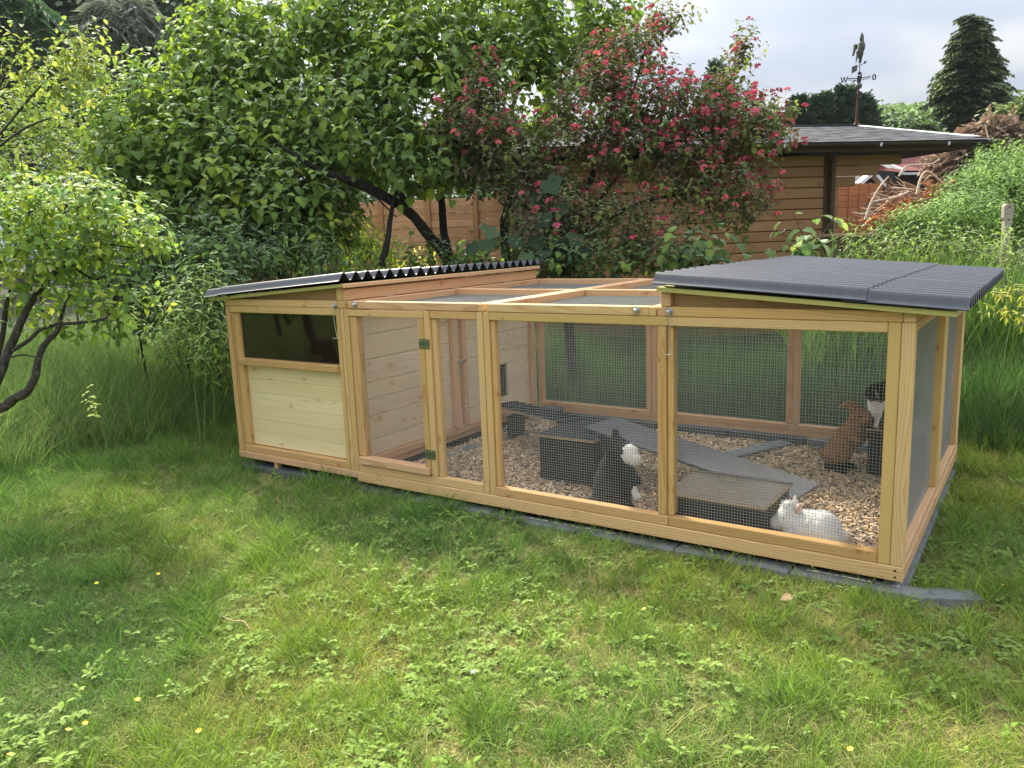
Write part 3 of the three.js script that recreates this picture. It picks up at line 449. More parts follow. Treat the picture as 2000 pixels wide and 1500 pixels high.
  roofSheets(t, XH + 0.03, yd(XH + 0.03) + 0.04, -0.145, yd(-0.145) + 0.04, 0.07, -0.005);
  bolt(t, 0.973, 1.008, 0.001, true);
}
{
  const t = thing('rabbit_run', 'timber rabbit run with wire mesh sides, hinged lids and corrugated roof at its right', 'rabbit run');
  const zf = -D, zb = -DEEP;
  timber(t, 'base_beam', larch(), [XH + 0.022, 0, -D], [XL, HB - 0.001, 0.004]); timber(t, 'base_beam', pink(), [XH + 0.005, 0, zb], [2.35, HB - 0.001, zb + D]); timber(t, 'base_beam', pink(), [2.352, 0, zb], [XL, HB - 0.001, zb + D]); timber(t, 'base_beam', pink(), [XL - D, 0, zb + D + 0.002], [XL + 0.003, HB - 0.001, -D - 0.002]);
  // front posts and panels
  timber(t, 'post', larch(), [XH + 0.0, HB, zf], [XH + 0.036, ST, 0.0]); timber(t, 'post', larch(), [XA - 0.036, HB, zf], [XA, ST, 0.001]); timber(t, 'post', larch(), [XA + 0.002, HB, zf], [XA + 0.036, ST, -0.001]);
  timber(t, 'rail', larch(), [XH + 0.038, HB, zf], [XA - 0.038, RT, 0.0]); timber(t, 'rail', larch(), [XA + 0.038, HB, zf], [XB - 0.001, RT, 0.002]); timber(t, 'rail', larch(), [XB + 0.001, HB, zf], [3.812, RT, 0.001]);
  timber(t, 'rail', larch(), [1.648, 0.953, zf], [XA - 0.038, ST, 0.0]); timber(t, 'rail', larch(), [XA + 0.038, 0.953, zf], [XB - 0.001, ST, 0.001]); timber(t, 'rail', larch(), [XB + 0.001, 0.953, zf], [3.812, ST, 0.0]);
  timber(t, 'stile', larch(), [1.609, RT + 0.001, zf], [1.646, ST, 0.003]); timber(t, 'stile', larch(), [1.6475, RT + 0.001, zf], [1.68, 0.952, -0.012]); timber(t, 'stile', larch(), [XA + 0.038, RT + 0.001, zf], [XA + 0.064, 0.952, -0.012]);
  timber(t, 'post', larch(), [2.905, RT + 0.001, zf - 0.02], [2.945, 0.952, -0.001]); timber(t, 'stile', larch(), [2.9465, RT + 0.001, zf - 0.02], [2.972, 0.952, -0.014]);
  timber(t, 'stile', larch(), [3.8135, HB, zf], [3.857, ST, 0.001]); timber(t, 'post', larch(), [3.8585, HB, zf], [XL, ST, 0.0]);
  for (const [x0, x1, s] of [[1.678, XA - 0.03, 2], [XA + 0.05, 2.92, 3], [2.95, 3.82, 4]]) wirePanel(t, [x0, RT - 0.01, -0.034], [1, 0, 0], [0, 1, 0], x1 - x0, 0.87, 'wire_mesh', s);
  for (const [x, yy] of [[3.878, 0.017], [3.878, 0.043]]) { const sc = mesh('screw', new THREE.CylinderGeometry(0.0045, 0.0045, 0.003, 12).rotateX(Math.PI / 2), std({ color: col(0.10, 0.08, 0.04), metalness: 0.8, roughness: 0.4 }), t); sc.position.set(x, yy, 0.0045); }
  // door
  const d = new THREE.Group(); d.name = 'door'; t.add(d);
  timber(d, 'rail', larch(), [1.069, 0.952, zf], [1.606, ST - 0.004, 0.004]); timber(d, 'rail', pink(), [1.084, 0.112, zf], [1.606, 0.152, 0.022]); timber(d, 'stile', larch(), [1.069, 0.153, zf - 0.012], [1.122, 0.951, -0.006]); timber(d, 'stile', larch(), [1.568, 0.153, zf], [1.606, 0.951, 0.002]);
  wirePanel(d, [1.11, 0.14, -0.034], [1, 0, 0], [0, 1, 0], 0.47, 0.825, 'wire_mesh', 1);
  for (const yy of [0.82, 0.225]) for (const s of [-1, 1]) { const h = mesh('hinge', cbox(0.033, 0.05, 0.003, 0.001), M.green, t); h.position.set(1.6075 + s * 0.0185, yy, 0.0055); for (const q of [-0.016, 0.016]) for (const p of [-0.008, 0.008]) { const k = mesh('screw', new THREE.SphereGeometry(0.0028, 6, 4), M.steel, h); k.position.set(p, q, 0.0014); } }
  // top frame beams and the two lids
  timber(t, 'rail', larch(), [XB - 0.002, ST + 0.0015, -D], [3.862, TT, 0.002]); timber(t, 'block', pink(), [XB - 0.048, ST + 0.0015, -D], [XB - 0.004, TT, 0.001]); timber(t, 'block', larch(), [3.8635, ST + 0.0015, -D], [XL, TT, 0.001]);
  for (const [x0, x1, s] of [[1.056, 1.992, 5], [2.0, 2.904, 6]]) {
    const l = new THREE.Group(); l.name = 'lid'; t.add(l); const m1 = s === 5 ? pink() : larch();
    timber(l, 'rail', m1, [x0 + 0.012, ST + 0.002, -0.043], [x1 - 0.037, TT, 0.002]); timber(l, 'block', larch(), [x1 - 0.0355, ST + 0.002, -0.04], [x1 - 0.002, TT - 0.001, 0.003]); timber(l, 'rail', pink(), [x0 + 0.044, ST + 0.002, zb], [x1 - 0.044, TT, zb + 0.043]); timber(l, 'rail', pink(), [x0 + 0.044, ST + 0.002, -0.985], [x1 - 0.044, TT, -0.942]);
    timber(l, 'rail', pink(), [x0, ST + 0.002, zb], [x0 + 0.0425, TT - 0.0005, -0.0445]); timber(l, 'rail', pink(), [x1 - 0.0425, ST + 0.002, zb], [x1, TT - 0.0005, -0.0445]);
    wirePanel(l, [x0 + 0.02, ST + 0.005, -0.025], [1, 0, 0], [0, 0, -1], x1 - x0 - 0.04, DEEP - 0.05, 'wire_mesh', s);
    for (const z of [-0.35, -1.0, -1.6]) if (s === 5) { const h = mesh('hinge', cbox(0.035, 0.003, 0.06, 0.001), M.steel, l); h.position.set(x0 + 0.003, TT + 0.002, z); }
  }
  bolt(t, 1.131, 1.016, 0.003, false); bolt(t, 2.812, 1.017, 0.003, false); bolt(t, 2.963, 1.015, 0.001, true);
  // back panels
  timber(t, 'rail', pink(), [XH + 0.035, HB, zb], [2.0, RT, zb + D]); timber(t, 'rail', pink(), [2.002, HB, zb], [2.95, RT, zb + D]); timber(t, 'rail', pink(), [2.952, HB, zb], [XL - 0.002, RT, zb + D]); timber(t, 'rail', pink(), [XH + 0.035, 0.953, zb], [XL, ST, zb + D]);
  for (const x of [1.07, 1.965, 2.005, 2.935, 2.975, 3.862]) timber(t, 'post', pink(), [x, RT + 0.001, zb], [x + 0.037, 0.952, zb + D]);
  for (const [x0, x1, s] of [[1.1, 1.97, 7], [2.035, 2.94, 8], [3.005, 3.87, 9]]) wirePanel(t, [x0, RT - 0.01, zb + 0.02], [1, 0, 0], [0, 1, 0], x1 - x0, 0.87, 'wire_mesh', s);
  timber(t, 'rail', pink(), [2.95, ST + 0.0015, zb], [XL, TT, zb + D]);
  // right side
  timber(t, 'rail', pink(), [XL - D, HB, zb + D], [XL - 0.001, RT, -D - 0.002]); timber(t, 'rail', pink(), [XL - D, 0.953, zb + D], [XL - 0.002, ST, -D - 0.002]); timber(t, 'rail', larch(), [XL - D, ST + 0.0015, zb + D], [XL - 0.001, TT, -D - 0.002]);
  timber(t, 'post', larch(), [XL - D, RT + 0.001, -1.085], [XL + 0.002, 0.952, -0.955]); timber(t, 'stile', larch(), [XL - D, RT + 0.001, -1.125], [XL - 0.008, 0.952, -1.0865]); timber(t, 'stile', larch(), [XL - D, RT + 0.001, -0.082], [XL - 0.006, 0.952, -0.047]); timber(t, 'stile', larch(), [XL - D, RT + 0.001, zb + D + 0.002], [XL + 0.001, 0.952, zb + 0.16]);
  wirePanel(t, [XL - 0.03, RT - 0.01, -0.07], [0, 0, -1], [0, 1, 0], 0.9, 0.87, 'wire_mesh', 10); wirePanel(t, [XL - 0.03, RT - 0.01, -1.11], [0, 0, -1], [0, 1, 0], 0.8, 0.87, 'wire_mesh', 11);
  // right roof
  const yd = (x) => lerp(1.102, 1.018, (x - 2.92) / 1.14);
  mesh('roof_deck', prism([[2.918, yd(2.918)], [2.918, yd(2.918) + 0.018], [4.035, yd(4.035) + 0.018], [4.035, yd(4.035)]], zb - 0.03, 0.035), M.deck, t);
  mesh('gable_board', prism([[2.968, TT + 0.001], [3.84, TT + 0.001], [2.968, yd(2.968) - 0.001]], -0.055, -0.035), M.gable, t);
  timber(t, 'purlin', pink(), [2.921, TT + 0.001, zb], [2.966, yd(2.966) - 0.002, 0.0]);
  roofSheets(t, 2.905, yd(2.905) + 0.04, 4.072, yd(4.072) + 0.04, 3.66, 3.742);
}

// ---------------------------------------------------------------- edging stones
{
  const kerb = cbox(0.49, 0.11, 0.055, 0.006), R = rng(12);
  const set = (x, y, z, turn, label, group, mat = M.concrete, g = kerb) => { const o = mesh('edging_stone', g, mat); o.position.set(x, y, z); o.rotation.y = turn; tag(o, label, 'edging stone', group); return o; };
  const FG = 'edging stones under the front of the run', SG = 'edging stones under the right side of the run', BG = 'edging stones along the back inside';
  const slab = cbox(0.495, 0.06, 0.09, 0.006), where = ['under the left half of the hutch window', 'under the right half of the hutch window', 'under the small mesh door', 'under the hinge post of the door', 'under the left half of the middle mesh panel', 'under the right half of the middle mesh panel', 'under the left half of the right mesh panel', 'under the right front corner post'];
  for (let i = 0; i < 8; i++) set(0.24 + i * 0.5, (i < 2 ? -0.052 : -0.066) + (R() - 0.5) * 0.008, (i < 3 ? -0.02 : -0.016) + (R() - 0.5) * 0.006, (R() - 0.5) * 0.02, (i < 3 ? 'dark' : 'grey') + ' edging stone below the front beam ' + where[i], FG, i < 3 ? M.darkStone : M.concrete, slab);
  set(4.035, -0.068, -0.065, 0.42, 'grey edging stone sticking out into the grass past the right front corner', null, M.concrete, cbox(0.27, 0.06, 0.085, 0.006));
  for (let i = 0; i < 4; i++) set(3.872, -0.066, -0.32 - i * 0.5, Math.PI / 2, 'grey edging stone under the right side beam, ' + ['nearest to the front corner', 'second from the front corner', 'third from the front corner', 'nearest to the back corner'][i], SG, M.concrete, slab);
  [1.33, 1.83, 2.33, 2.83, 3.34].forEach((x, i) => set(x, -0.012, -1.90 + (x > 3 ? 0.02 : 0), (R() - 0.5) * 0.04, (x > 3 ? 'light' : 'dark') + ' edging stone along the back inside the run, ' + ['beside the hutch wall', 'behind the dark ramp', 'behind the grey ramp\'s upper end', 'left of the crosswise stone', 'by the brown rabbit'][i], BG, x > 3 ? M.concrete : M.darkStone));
  set(2.86, -0.01, -1.64, 1.12, 'grey edging stone lying crosswise on the chips beside the long ramp', null, M.concrete, cbox(0.49, 0.055, 0.11, 0.006));
  set(1.16, -0.03, -0.75, Math.PI / 2, 'grey edging stone along the hutch wall inside the run', null, M.concrete, cbox(1.1, 0.05, 0.1, 0.006));
  set(1.22, 0.03, -1.88, 0.3, 'dark stone in the back left corner of the run beside the ramp', null, M.darkStone, cbox(0.16, 0.1, 0.12, 0.012));
}
// ---------------------------------------------------------------- plywood furniture inside the run
function plyBox(name, label, x, z, turn, W, Dp, H, top, side, open) {
  const t = thing(name, label, 'hide box', [x, -0.005, z], turn), th = 0.015, edge = wood('larchB', 0.36, 0.27, 0.16);
  timber(t, 'top', top, [-W / 2 - 0.012, H - th, -Dp / 2 - 0.012], [W / 2 + 0.012, H, Dp / 2 + 0.012], 0.0015); timber(t, 'edge_strip', edge, [-W / 2 - 0.012, H - th + 0.002, Dp / 2 + 0.0125], [W / 2 + 0.012, H - 0.002, Dp / 2 + 0.0145], 0.0005); timber(t, 'edge_strip', edge, [W / 2 + 0.0125, H - th + 0.002, -Dp / 2 - 0.01], [W / 2 + 0.0145, H - 0.002, Dp / 2 + 0.01], 0.0005);
  timber(t, 'side_panel', side, [-W / 2, 0, -Dp / 2], [-W / 2 + th, H - th - 0.001, Dp / 2]); timber(t, 'side_panel', side, [W / 2 - th, 0, -Dp / 2], [W / 2, H - th - 0.001, Dp / 2]); timber(t, 'back_panel', side, [-W / 2 + th, 0, -Dp / 2], [W / 2 - th, H - th - 0.001, -Dp / 2 + th]);
  if (open) { timber(t, 'front_panel', side, [-W / 2 + th, 0, Dp / 2 - th], [W / 2 - th - open, H - th - 0.001, Dp / 2]); } else timber(t, 'front_panel', side, [-W / 2 + th, 0, Dp / 2 - th], [W / 2 - th, H - th - 0.001, Dp / 2]);
  return t;
}
plyBox('hide_box', 'low brown plywood box with shiny top beside the white rabbit', 3.125, -0.30, -0.02, 0.44, 0.38, 0.185, M.plyTop, M.black, 0);
plyBox('hide_box', 'black plywood box in the middle of the run joined by two ramps', 2.13, -0.74, 0.02, 0.34, 0.44, 0.265, M.felt, M.black, 0);
plyBox('hide_box', 'black plywood box in the back right corner with a rabbit on top', 3.66, -1.56, 0.02, 0.28, 0.30, 0.265, M.black, M.black, 0);
{ // the long grey board and the dark ramp
  const board = (name, label, a, b, w, mat, tip = 0) => { const t = thing(name, label, 'ramp', [0, 0, 0]), L = a.distanceTo(b), o = mesh('board', cbox(L, 0.016, w, 0.002), mat, t); o.position.copy(a).add(b).multiplyScalar(0.5); const dx = b.clone().sub(a).normalize(), zz = V(0, 1, 0).cross(dx).multiplyScalar(-1).normalize(), yy = zz.clone().cross(dx).normalize(); o.quaternion.setFromRotationMatrix(new THREE.Matrix4().makeBasis(dx, yy, zz)); return [t, o, L]; };
  board('grey_ramp', 'long grey plywood board sloping from the black box to the low brown box', V(2.20, 0.285, -0.80), V(3.40, 0.10, -0.62), 0.30, M.plyGrey);
  const [t, o, L] = board('dark_ramp', 'dark felted ramp leading from the hutch doorway to the black box', V(1.07, 0.175, -1.46), V(1.98, 0.262, -0.86), 0.20, M.felt);
  for (let i = 0; i < 9; i++) { const s = mesh('batten', cbox(0.014, 0.01, 0.18, 0.002), M.felt, o); s.position.set(-L / 2 + 0.08 + i * L / 9.5, 0.013, 0); }
  const st = mesh('edge_strip', cbox(L, 0.012, 0.004, 0.001), wood('larchB', 0.36, 0.27, 0.16), o); st.position.set(0, 0, 0.1025);
  // support under the ramp
  timber(t, 'support', M.black, [1.28, 0, -1.38], [1.31, 0.16, -1.2]);
}
// ---------------------------------------------------------------- wood chips
{
  const m = new MB(), n = 40; for (let j = 0; j <= n; j++) for (let i = 0; i <= n; i++) { const x = lerp(XH + 0.03, XL - 0.05, i / n), z = lerp(-DEEP + 0.05, -0.047, j / n); m.v([x, -0.02 + 0.012 * n3(x * 5, 1, z * 5), z], [0, 1, 0], [x, z]); }
  for (let j = 0; j < n; j++) for (let i = 0; i < n; i++) { const a = j * (n + 1) + i; m.i.push(a, a + n + 1, a + 1, a + 1, a + n + 1, a + n + 2); } const g = m.geo(); g.computeVertexNormals();
  tag(mesh('chip_bed', g, std({ color: col(0.16, 0.10, 0.055), map: TX.soil, roughness: 1 })), 'floor of the run covered in wood chips', null, null, 'structure');
  const R = rng(31), q = new THREE.Object3D(), mats = [[], [], []], cols = [[], [], []], pal = [[0.74, 0.53, 0.31], [0.66, 0.44, 0.23], [0.78, 0.61, 0.41], [0.54, 0.37, 0.22], [0.42, 0.36, 0.29], [0.30, 0.22, 0.16], [0.66, 0.55, 0.41], [0.17, 0.13, 0.10], [0.68, 0.46, 0.27]];
  for (let i = 0; i < 42000; i++) {
    const x = lerp(XH + 0.04, XL - 0.05, R()), z = -0.05 - (DEEP - 0.11) * Math.pow(R(), 1.15), k = Math.floor(R() * 3), c = pal[Math.floor(R() * pal.length)], v = 0.75 + R() * 0.5;
    q.position.set(x, -0.016 + 0.012 * n3(x * 5, 1, z * 5) + R() * 0.016, z); q.rotation.set((R() - 0.5) * 0.9, R() * 6.28, (R() - 0.5) * 0.9); const s = 0.6 + R() * 0.8; q.scale.set(s, 1, s * (0.6 + R() * 0.7)); q.updateMatrix(); mats[k].push(q.matrix.clone()); cols[k].push(col(c[0] * v, c[1] * v, c[2] * v));
  }
  const bed = thing('wood_chips', 'tan and grey wood chips strewn over the floor of the run', null); bed.userData.kind = 'stuff';
  const chip = (a, b, c) => prism([[-a, -b * 0.6], [a * 0.7, -b], [a, b * 0.3], [-a * 0.6, b]], -c, c).rotateX(-Math.PI / 2), cm = std({ color: 0xffffff, roughness: 0.85 });
  [chip(0.013, 0.0042, 0.0012), chip(0.009, 0.005, 0.0015), chip(0.019, 0.0032, 0.001)].forEach((g, k) => copies('chips', g, cm, mats[k], cols[k], bed));
}
// ---------------------------------------------------------------- rabbits
function rabbit(name, label, pos, turn, bones, color, opts = {}) {
  const t = thing(name, label, 'rabbit', pos, turn, null), f = field(bones, opts.k || 0.03, 0.0022), lo = [1, 1, 1], hi = [-1, -1, -1];
  for (const b of bones) for (const e of [0, 4]) for (let k = 0; k < 3; k++) { lo[k] = Math.min(lo[k], b[e + k] - b[e + 3] - 0.012); hi[k] = Math.max(hi[k], b[e + k] + b[e + 3] + 0.012); }
  const bg = netMesh(f, lo, hi, 0.0042, color); mesh('body', bg, FUR, t);
  { // short coat of hair over the body
    const R = rng(7), p = bg.attributes.position, nn = bg.attributes.normal, cc = bg.attributes.color, hair = new THREE.ConeGeometry(0.00085, 0.011, 3, 1, true).translate(0, 0.0045, 0), ms = [], cs = [], q = new THREE.Quaternion(), back = V(0.6, -0.45, 0);
    for (let i = 0; i < p.count; i++) { if (R() > 0.55) continue; const n = V(nn.getX(i), nn.getY(i), nn.getZ(i)), face = p.getX(i) < (opts.faceX ?? -9) ? 0.45 : 1, d = n.clone().multiplyScalar(0.55).addScaledVector(back, opts.back || 0.6).add(V(R() - 0.5, R() - 0.5, R() - 0.5).multiplyScalar(0.7)).normalize(); const v = 0.8 + R() * 0.4; ms.push(new THREE.Matrix4().compose(V(p.getX(i), p.getY(i), p.getZ(i)), q.setFromUnitVectors(V(0, 1, 0), d), V(1, (0.7 + R() * 0.7) * face, 1))); cs.push(col(Math.min(0.85, cc.getX(i) * v), Math.min(0.85, cc.getY(i) * v), Math.min(0.85, cc.getZ(i) * v))); }
    copies('fur', hair, HAIR, ms, cs, t);
  }
  const eyeM = std({ color: opts.eye || col(0.02, 0.012, 0.01), roughness: 0.12 });
  for (const [x, y, z] of opts.eyes || []) { const e = mesh('eye', new THREE.SphereGeometry(0.0075, 14, 10), eyeM, t); e.position.set(x, y, z); }
  for (const [a, b, w, inner] of opts.ears || []) { // an ear as a curved shell from a to b
    const A = V(...a), B = V(...b), d = B.clone().sub(A), side = V(...w), mm = new MB(), n = 8, nrm = d.clone().cross(side).normalize();
    for (let i = 0; i <= n; i++) for (let j = -2; j <= 2; j++) { const u = i / n, wd = Math.sin(Math.PI * Math.min(1, 0.22 + u * 0.78)) ** 0.7 * 1.0, p = A.clone().addScaledVector(d, u).addScaledVector(side, j / 2 * wd).addScaledVector(nrm, -0.35 * side.length() * (1 - (j / 2) ** 2) * wd), c = Math.abs(j) < 2 && i < n ? inner : opts.earC || [0.8, 0.78, 0.74]; mm.v([p.x, p.y, p.z], [nrm.x, nrm.y, nrm.z], [0, 0], c); }
    for (let i = 0; i < n; i++) for (let j = 0; j < 4; j++) { const k = i * 5 + j; mm.i.push(k, k + 1, k + 5, k + 1, k + 6, k + 5); } const g = mm.geo(); g.computeVertexNormals();
    mesh('ear', g, std({ color: 0xffffff, vertexColors: true, roughness: 0.9, side: THREE.DoubleSide }), t);
  }
  if (opts.tuft) { // longer hair
    const R = rng(opts.tuft.seed || 3), g = new THREE.ConeGeometry(0.002, 0.02, 4).translate(0, 0.008, 0), ms = [], q = new THREE.Object3D();
    for (let i = 0; i < opts.tuft.n; i++) { const [cx, cy, cz, rx, ry, rz] = opts.tuft.at, a = R() * 6.28, b = Math.acos(2 * R() - 1), n = V(Math.sin(b) * Math.cos(a), Math.abs(Math.cos(b)), Math.sin(b) * Math.sin(a)); q.position.set(cx + n.x * rx, cy + n.y * ry, cz + n.z * rz); q.quaternion.setFromUnitVectors(V(0, 1, 0), V(n.x + (R() - 0.5) * 0.7, n.y * 0.6 + 0.25 * R(), n.z + (R() - 0.5) * 0.7).normalize()); const s = 0.6 + R() * 0.8; q.scale.set(1, s, 1); q.updateMatrix(); ms.push(q.matrix.clone()); }
    copies('hair', g, std({ color: col(...opts.tuft.c), roughness: 0.95 }), ms, null, t);
  }
  return t;
}
const HAIR = std({ color: 0xffffff, roughness: 0.9 });
const WHITE = [0.80, 0.79, 0.75], BLACK = [0.018, 0.016, 0.016];
// white lionhead: crouched, facing -x along the front of the run
rabbit('white_rabbit', 'white lionhead rabbit crouching behind the front rail at the right', [3.495, 0.0, -0.20], 0.1, [
  [0.062, 0.082, 0, 0.08, 0.0, 0.085, 0, 0.07], [0.0, 0.085, 0, 0.066, -0.05, 0.10, 0, 0.05], [0.085, 0.05, 0.035, 0.05, 0.02, 0.022, 0.06, 0.022], [0.085, 0.05, -0.035, 0.05, 0.02, 0.022, -0.06, 0.022],
  [-0.045, 0.10, 0, 0.05, -0.07, 0.125, 0, 0.046, 0.012], [-0.068, 0.128, 0, 0.045, -0.118, 0.092, 0, 0.026, 0.012], [-0.09, 0.10, 0.02, 0.024, -0.118, 0.084, 0.012, 0.017], [-0.09, 0.10, -0.02, 0.024, -0.118, 0.084, -0.012, 0.017],
  [-0.05, 0.06, 0.03, 0.026, -0.085, 0.016, 0.035, 0.014], [-0.05, 0.06, -0.03, 0.026, -0.085, 0.016, -0.035, 0.014], [0.14, 0.06, 0, 0.022, 0.152, 0.07, 0, 0.018], [-0.06, 0.165, 0.008, 0.024, -0.066, 0.178, 0.004, 0.018]],
  (p) => { const nose = Math.hypot(p[0] + 0.142, (p[1] - 0.088) * 1.2, p[2]); return nose < 0.012 ? [0.62, 0.36, 0.32] : WHITE.map((c) => c * (0.97 + 0.05 * n3(p[0] * 40, p[1] * 40, p[2] * 40))); },
  { k: 0.022, eyes: [[-0.082, 0.126, 0.0405], [-0.082, 0.126, -0.0405]], eye: col(0.03, 0.008, 0.008), faceX: -0.075, ears: [[[-0.036, 0.152, 0.03], [-0.012, 0.205, 0.046], [0.014, -0.004, 0.012], [0.60, 0.36, 0.30]], [[-0.05, 0.155, -0.026], [-0.05, 0.21, -0.04], [0.013, 0, 0.006], [0.6, 0.42, 0.36]]], tuft: { n: 170, at: [-0.064, 0.168, 0.004, 0.026, 0.022, 0.026], c: WHITE } });
// black rabbit with a white muzzle, reared up on its hind legs, seen from its back, head turned to the right
rabbit('black_rabbit', 'black rabbit with white muzzle standing upright beside the middle box', [2.60, -0.01, -0.20], -0.1, [
  [-0.025, 0.075, 0, 0.08, -0.015, 0.16, 0, 0.074], [-0.015, 0.16, 0, 0.074, 0.0, 0.245, 0, 0.064], [0.0, 0.245, 0, 0.06, 0.015, 0.322, 0.0, 0.046, 0.014], [0.012, 0.326, 0, 0.052, 0.056, 0.32, 0.01, 0.044, 0.012], [0.056, 0.318, 0.012, 0.042, 0.098, 0.298, 0.016, 0.027, 0.012],
  [-0.04, 0.05, 0.05, 0.045, 0.03, 0.018, 0.06, 0.02], [-0.04, 0.05, -0.05, 0.045, 0.03, 0.018, -0.06, 0.02], [0.02, 0.22, 0.04, 0.028, 0.085, 0.16, 0.03, 0.016], [0.085, 0.16, 0.03, 0.017, 0.122, 0.125, 0.03, 0.013], [0.02, 0.22, -0.04, 0.028, 0.09, 0.17, -0.03, 0.014],
  [-0.02, 0.35, 0.02, 0.016, -0.048, 0.385, 0.03, 0.013], [-0.01, 0.35, -0.02, 0.016, -0.02, 0.40, -0.03, 0.012], [-0.11, 0.03, 0, 0.026, -0.12, 0.045, 0, 0.022]],
  (p) => { const m = (p[1] > 0.255 && p[0] > 0.066 + 0.012 * n3(p[1] * 60, p[2] * 60, 2)) || (p[0] > 0.104 && p[1] < 0.17); return m ? WHITE : BLACK; }, { k: 0.024, eyes: [[0.05, 0.33, 0.042], [0.05, 0.33, -0.025]] }).scale.set(1.16, 1.02, 1.14);
// brown rabbit with black legs leaning up against the corner box
rabbit('brown_rabbit', 'brown rabbit with black feet stretching up against the corner box', [3.39, -0.01, -1.44], -0.15, [
  [-0.03, 0.105, 0, 0.072, 0.0, 0.175, 0, 0.064], [0.0, 0.175, 0, 0.062, 0.055, 0.26, 0.0, 0.05], [0.055, 0.26, 0, 0.046, 0.075, 0.315, 0, 0.038, 0.012], [0.075, 0.325, 0, 0.045, 0.10, 0.322, 0, 0.04, 0.01], [0.10, 0.318, 0, 0.037, 0.145, 0.295, -0.005, 0.022, 0.01],
  [-0.04, 0.085, 0.045, 0.056, -0.05, 0.04, 0.05, 0.03], [-0.05, 0.03, 0.05, 0.022, 0.035, 0.016, 0.055, 0.016], [-0.04, 0.085, -0.045, 0.056, -0.05, 0.04, -0.05, 0.03], [-0.05, 0.03, -0.05, 0.022, 0.04, 0.016, -0.055, 0.016],
  [0.055, 0.225, 0.045, 0.027, 0.10, 0.19, 0.045, 0.018, 0.012], [0.10, 0.19, 0.045, 0.017, 0.14, 0.235, 0.035, 0.012, 0.01], [0.055, 0.225, -0.045, 0.027, 0.125, 0.255, -0.035, 0.013, 0.012],
  [0.065, 0.355, 0.02, 0.014, 0.015, 0.385, 0.036, 0.013, 0.01], [0.015, 0.385, 0.036, 0.013, -0.01, 0.375, 0.04, 0.007, 0.01], [0.065, 0.36, -0.018, 0.014, 0.02, 0.395, -0.03, 0.011, 0.01], [-0.10, 0.07, 0, 0.022, -0.11, 0.09, 0, 0.018]],
  (p) => { const b = sstep(0.07, 0.045, p[1] + 0.02 * n3(p[0] * 30, p[1] * 30, p[2] * 30)) , d = Math.max(b, sstep(0.045, 0.085, p[0] - (p[1] - 0.1) * 0.35) * 0.8); const v = 1 + 0.25 * n3(p[0] * 45, p[1] * 45, p[2] * 45); return [lerp(0.33 * v, 0.02, d), lerp(0.185 * v, 0.016, d), lerp(0.09 * v, 0.014, d)]; }, { k: 0.024, eyes: [[0.10, 0.332, 0.038]] });
// black and white rabbit sitting on the box
rabbit('spotted_rabbit', 'black and white rabbit sitting on the box in the back right corner', [3.575, 0.26, -1.47], -0.6, [
  [0.045, 0.07, -0.02, 0.062, 0.0, 0.085, 0, 0.058], [0.0, 0.085, 0, 0.056, -0.03, 0.12, 0.0, 0.048], [-0.03, 0.16, 0, 0.044, -0.05, 0.18, 0, 0.04], [-0.05, 0.18, 0, 0.036, -0.09, 0.165, 0, 0.022], [-0.03, 0.09, 0.03, 0.024, -0.05, 0.018, 0.035, 0.014], [-0.03, 0.09, -0.03, 0.022, -0.05, 0.018, -0.03, 0.014],
  [0.06, 0.03, 0.04, 0.034, 0.0, 0.015, 0.055, 0.015], [-0.03, 0.21, 0.02, 0.016, 0.0, 0.225, 0.04, 0.012], [-0.03, 0.21, -0.02, 0.016, -0.02, 0.235, -0.04, 0.012]],
  (p) => { const w = p[1] < 0.142 + 0.01 * n3(p[0] * 50, p[2] * 50, 3) && p[0] < 0.05; return w ? WHITE : BLACK; }, { k: 0.026, eyes: [[-0.07, 0.188, 0.032]], ears: [[[-0.02, 0.20, 0.03], [0.03, 0.165, 0.065], [0.004, 0.012, 0.012], BLACK]], earC: [0.7, 0.68, 0.66] });

// ---------------------------------------------------------------- leaves
// a leaf along +z, upper side +y, length 1
function leafGeo(widths, { fold = 0.18, curl = 0.25, lobes = 0, base = [1, 1, 1], mid = [1.25, 1.2, 1.0] } = {}) {
  const n = widths.length - 1, p = [], c = [], ix = [];
  for (let i = 0; i <= n; i++) { const t = i / n, w = widths[i], y = -curl * t * t, z = t * (1 - curl * curl * 0.3 * t); for (const s of [-1, -0.5, 0, 0.5, 1]) { if (Math.abs(s) === 0.5 && !lobes) continue; p.push(s * w, y + fold * Math.abs(s) * w * (1 - Math.abs(s) * 0.15), z - (lobes && Math.abs(s) === 1 ? 0.02 : 0)); const k = s === 0 ? mid : base; c.push(...k); } }
  const q = lobes ? 5 : 3; for (let i = 0; i < n; i++) for (let j = 0; j < q - 1; j++) { const a = i * q + j; ix.push(a, a + q, a + 1, a + 1, a + q, a + q + 1); }
  const g = new THREE.BufferGeometry(); g.setAttribute('position', new THREE.Float32BufferAttribute(p, 3)); g.setAttribute('color', new THREE.Float32BufferAttribute(c, 3)); g.setAttribute('uv', new THREE.Float32BufferAttribute(new Float32Array(p.length / 3 * 2), 2)); g.setIndex(ix); g.computeVertexNormals(); return g;
}
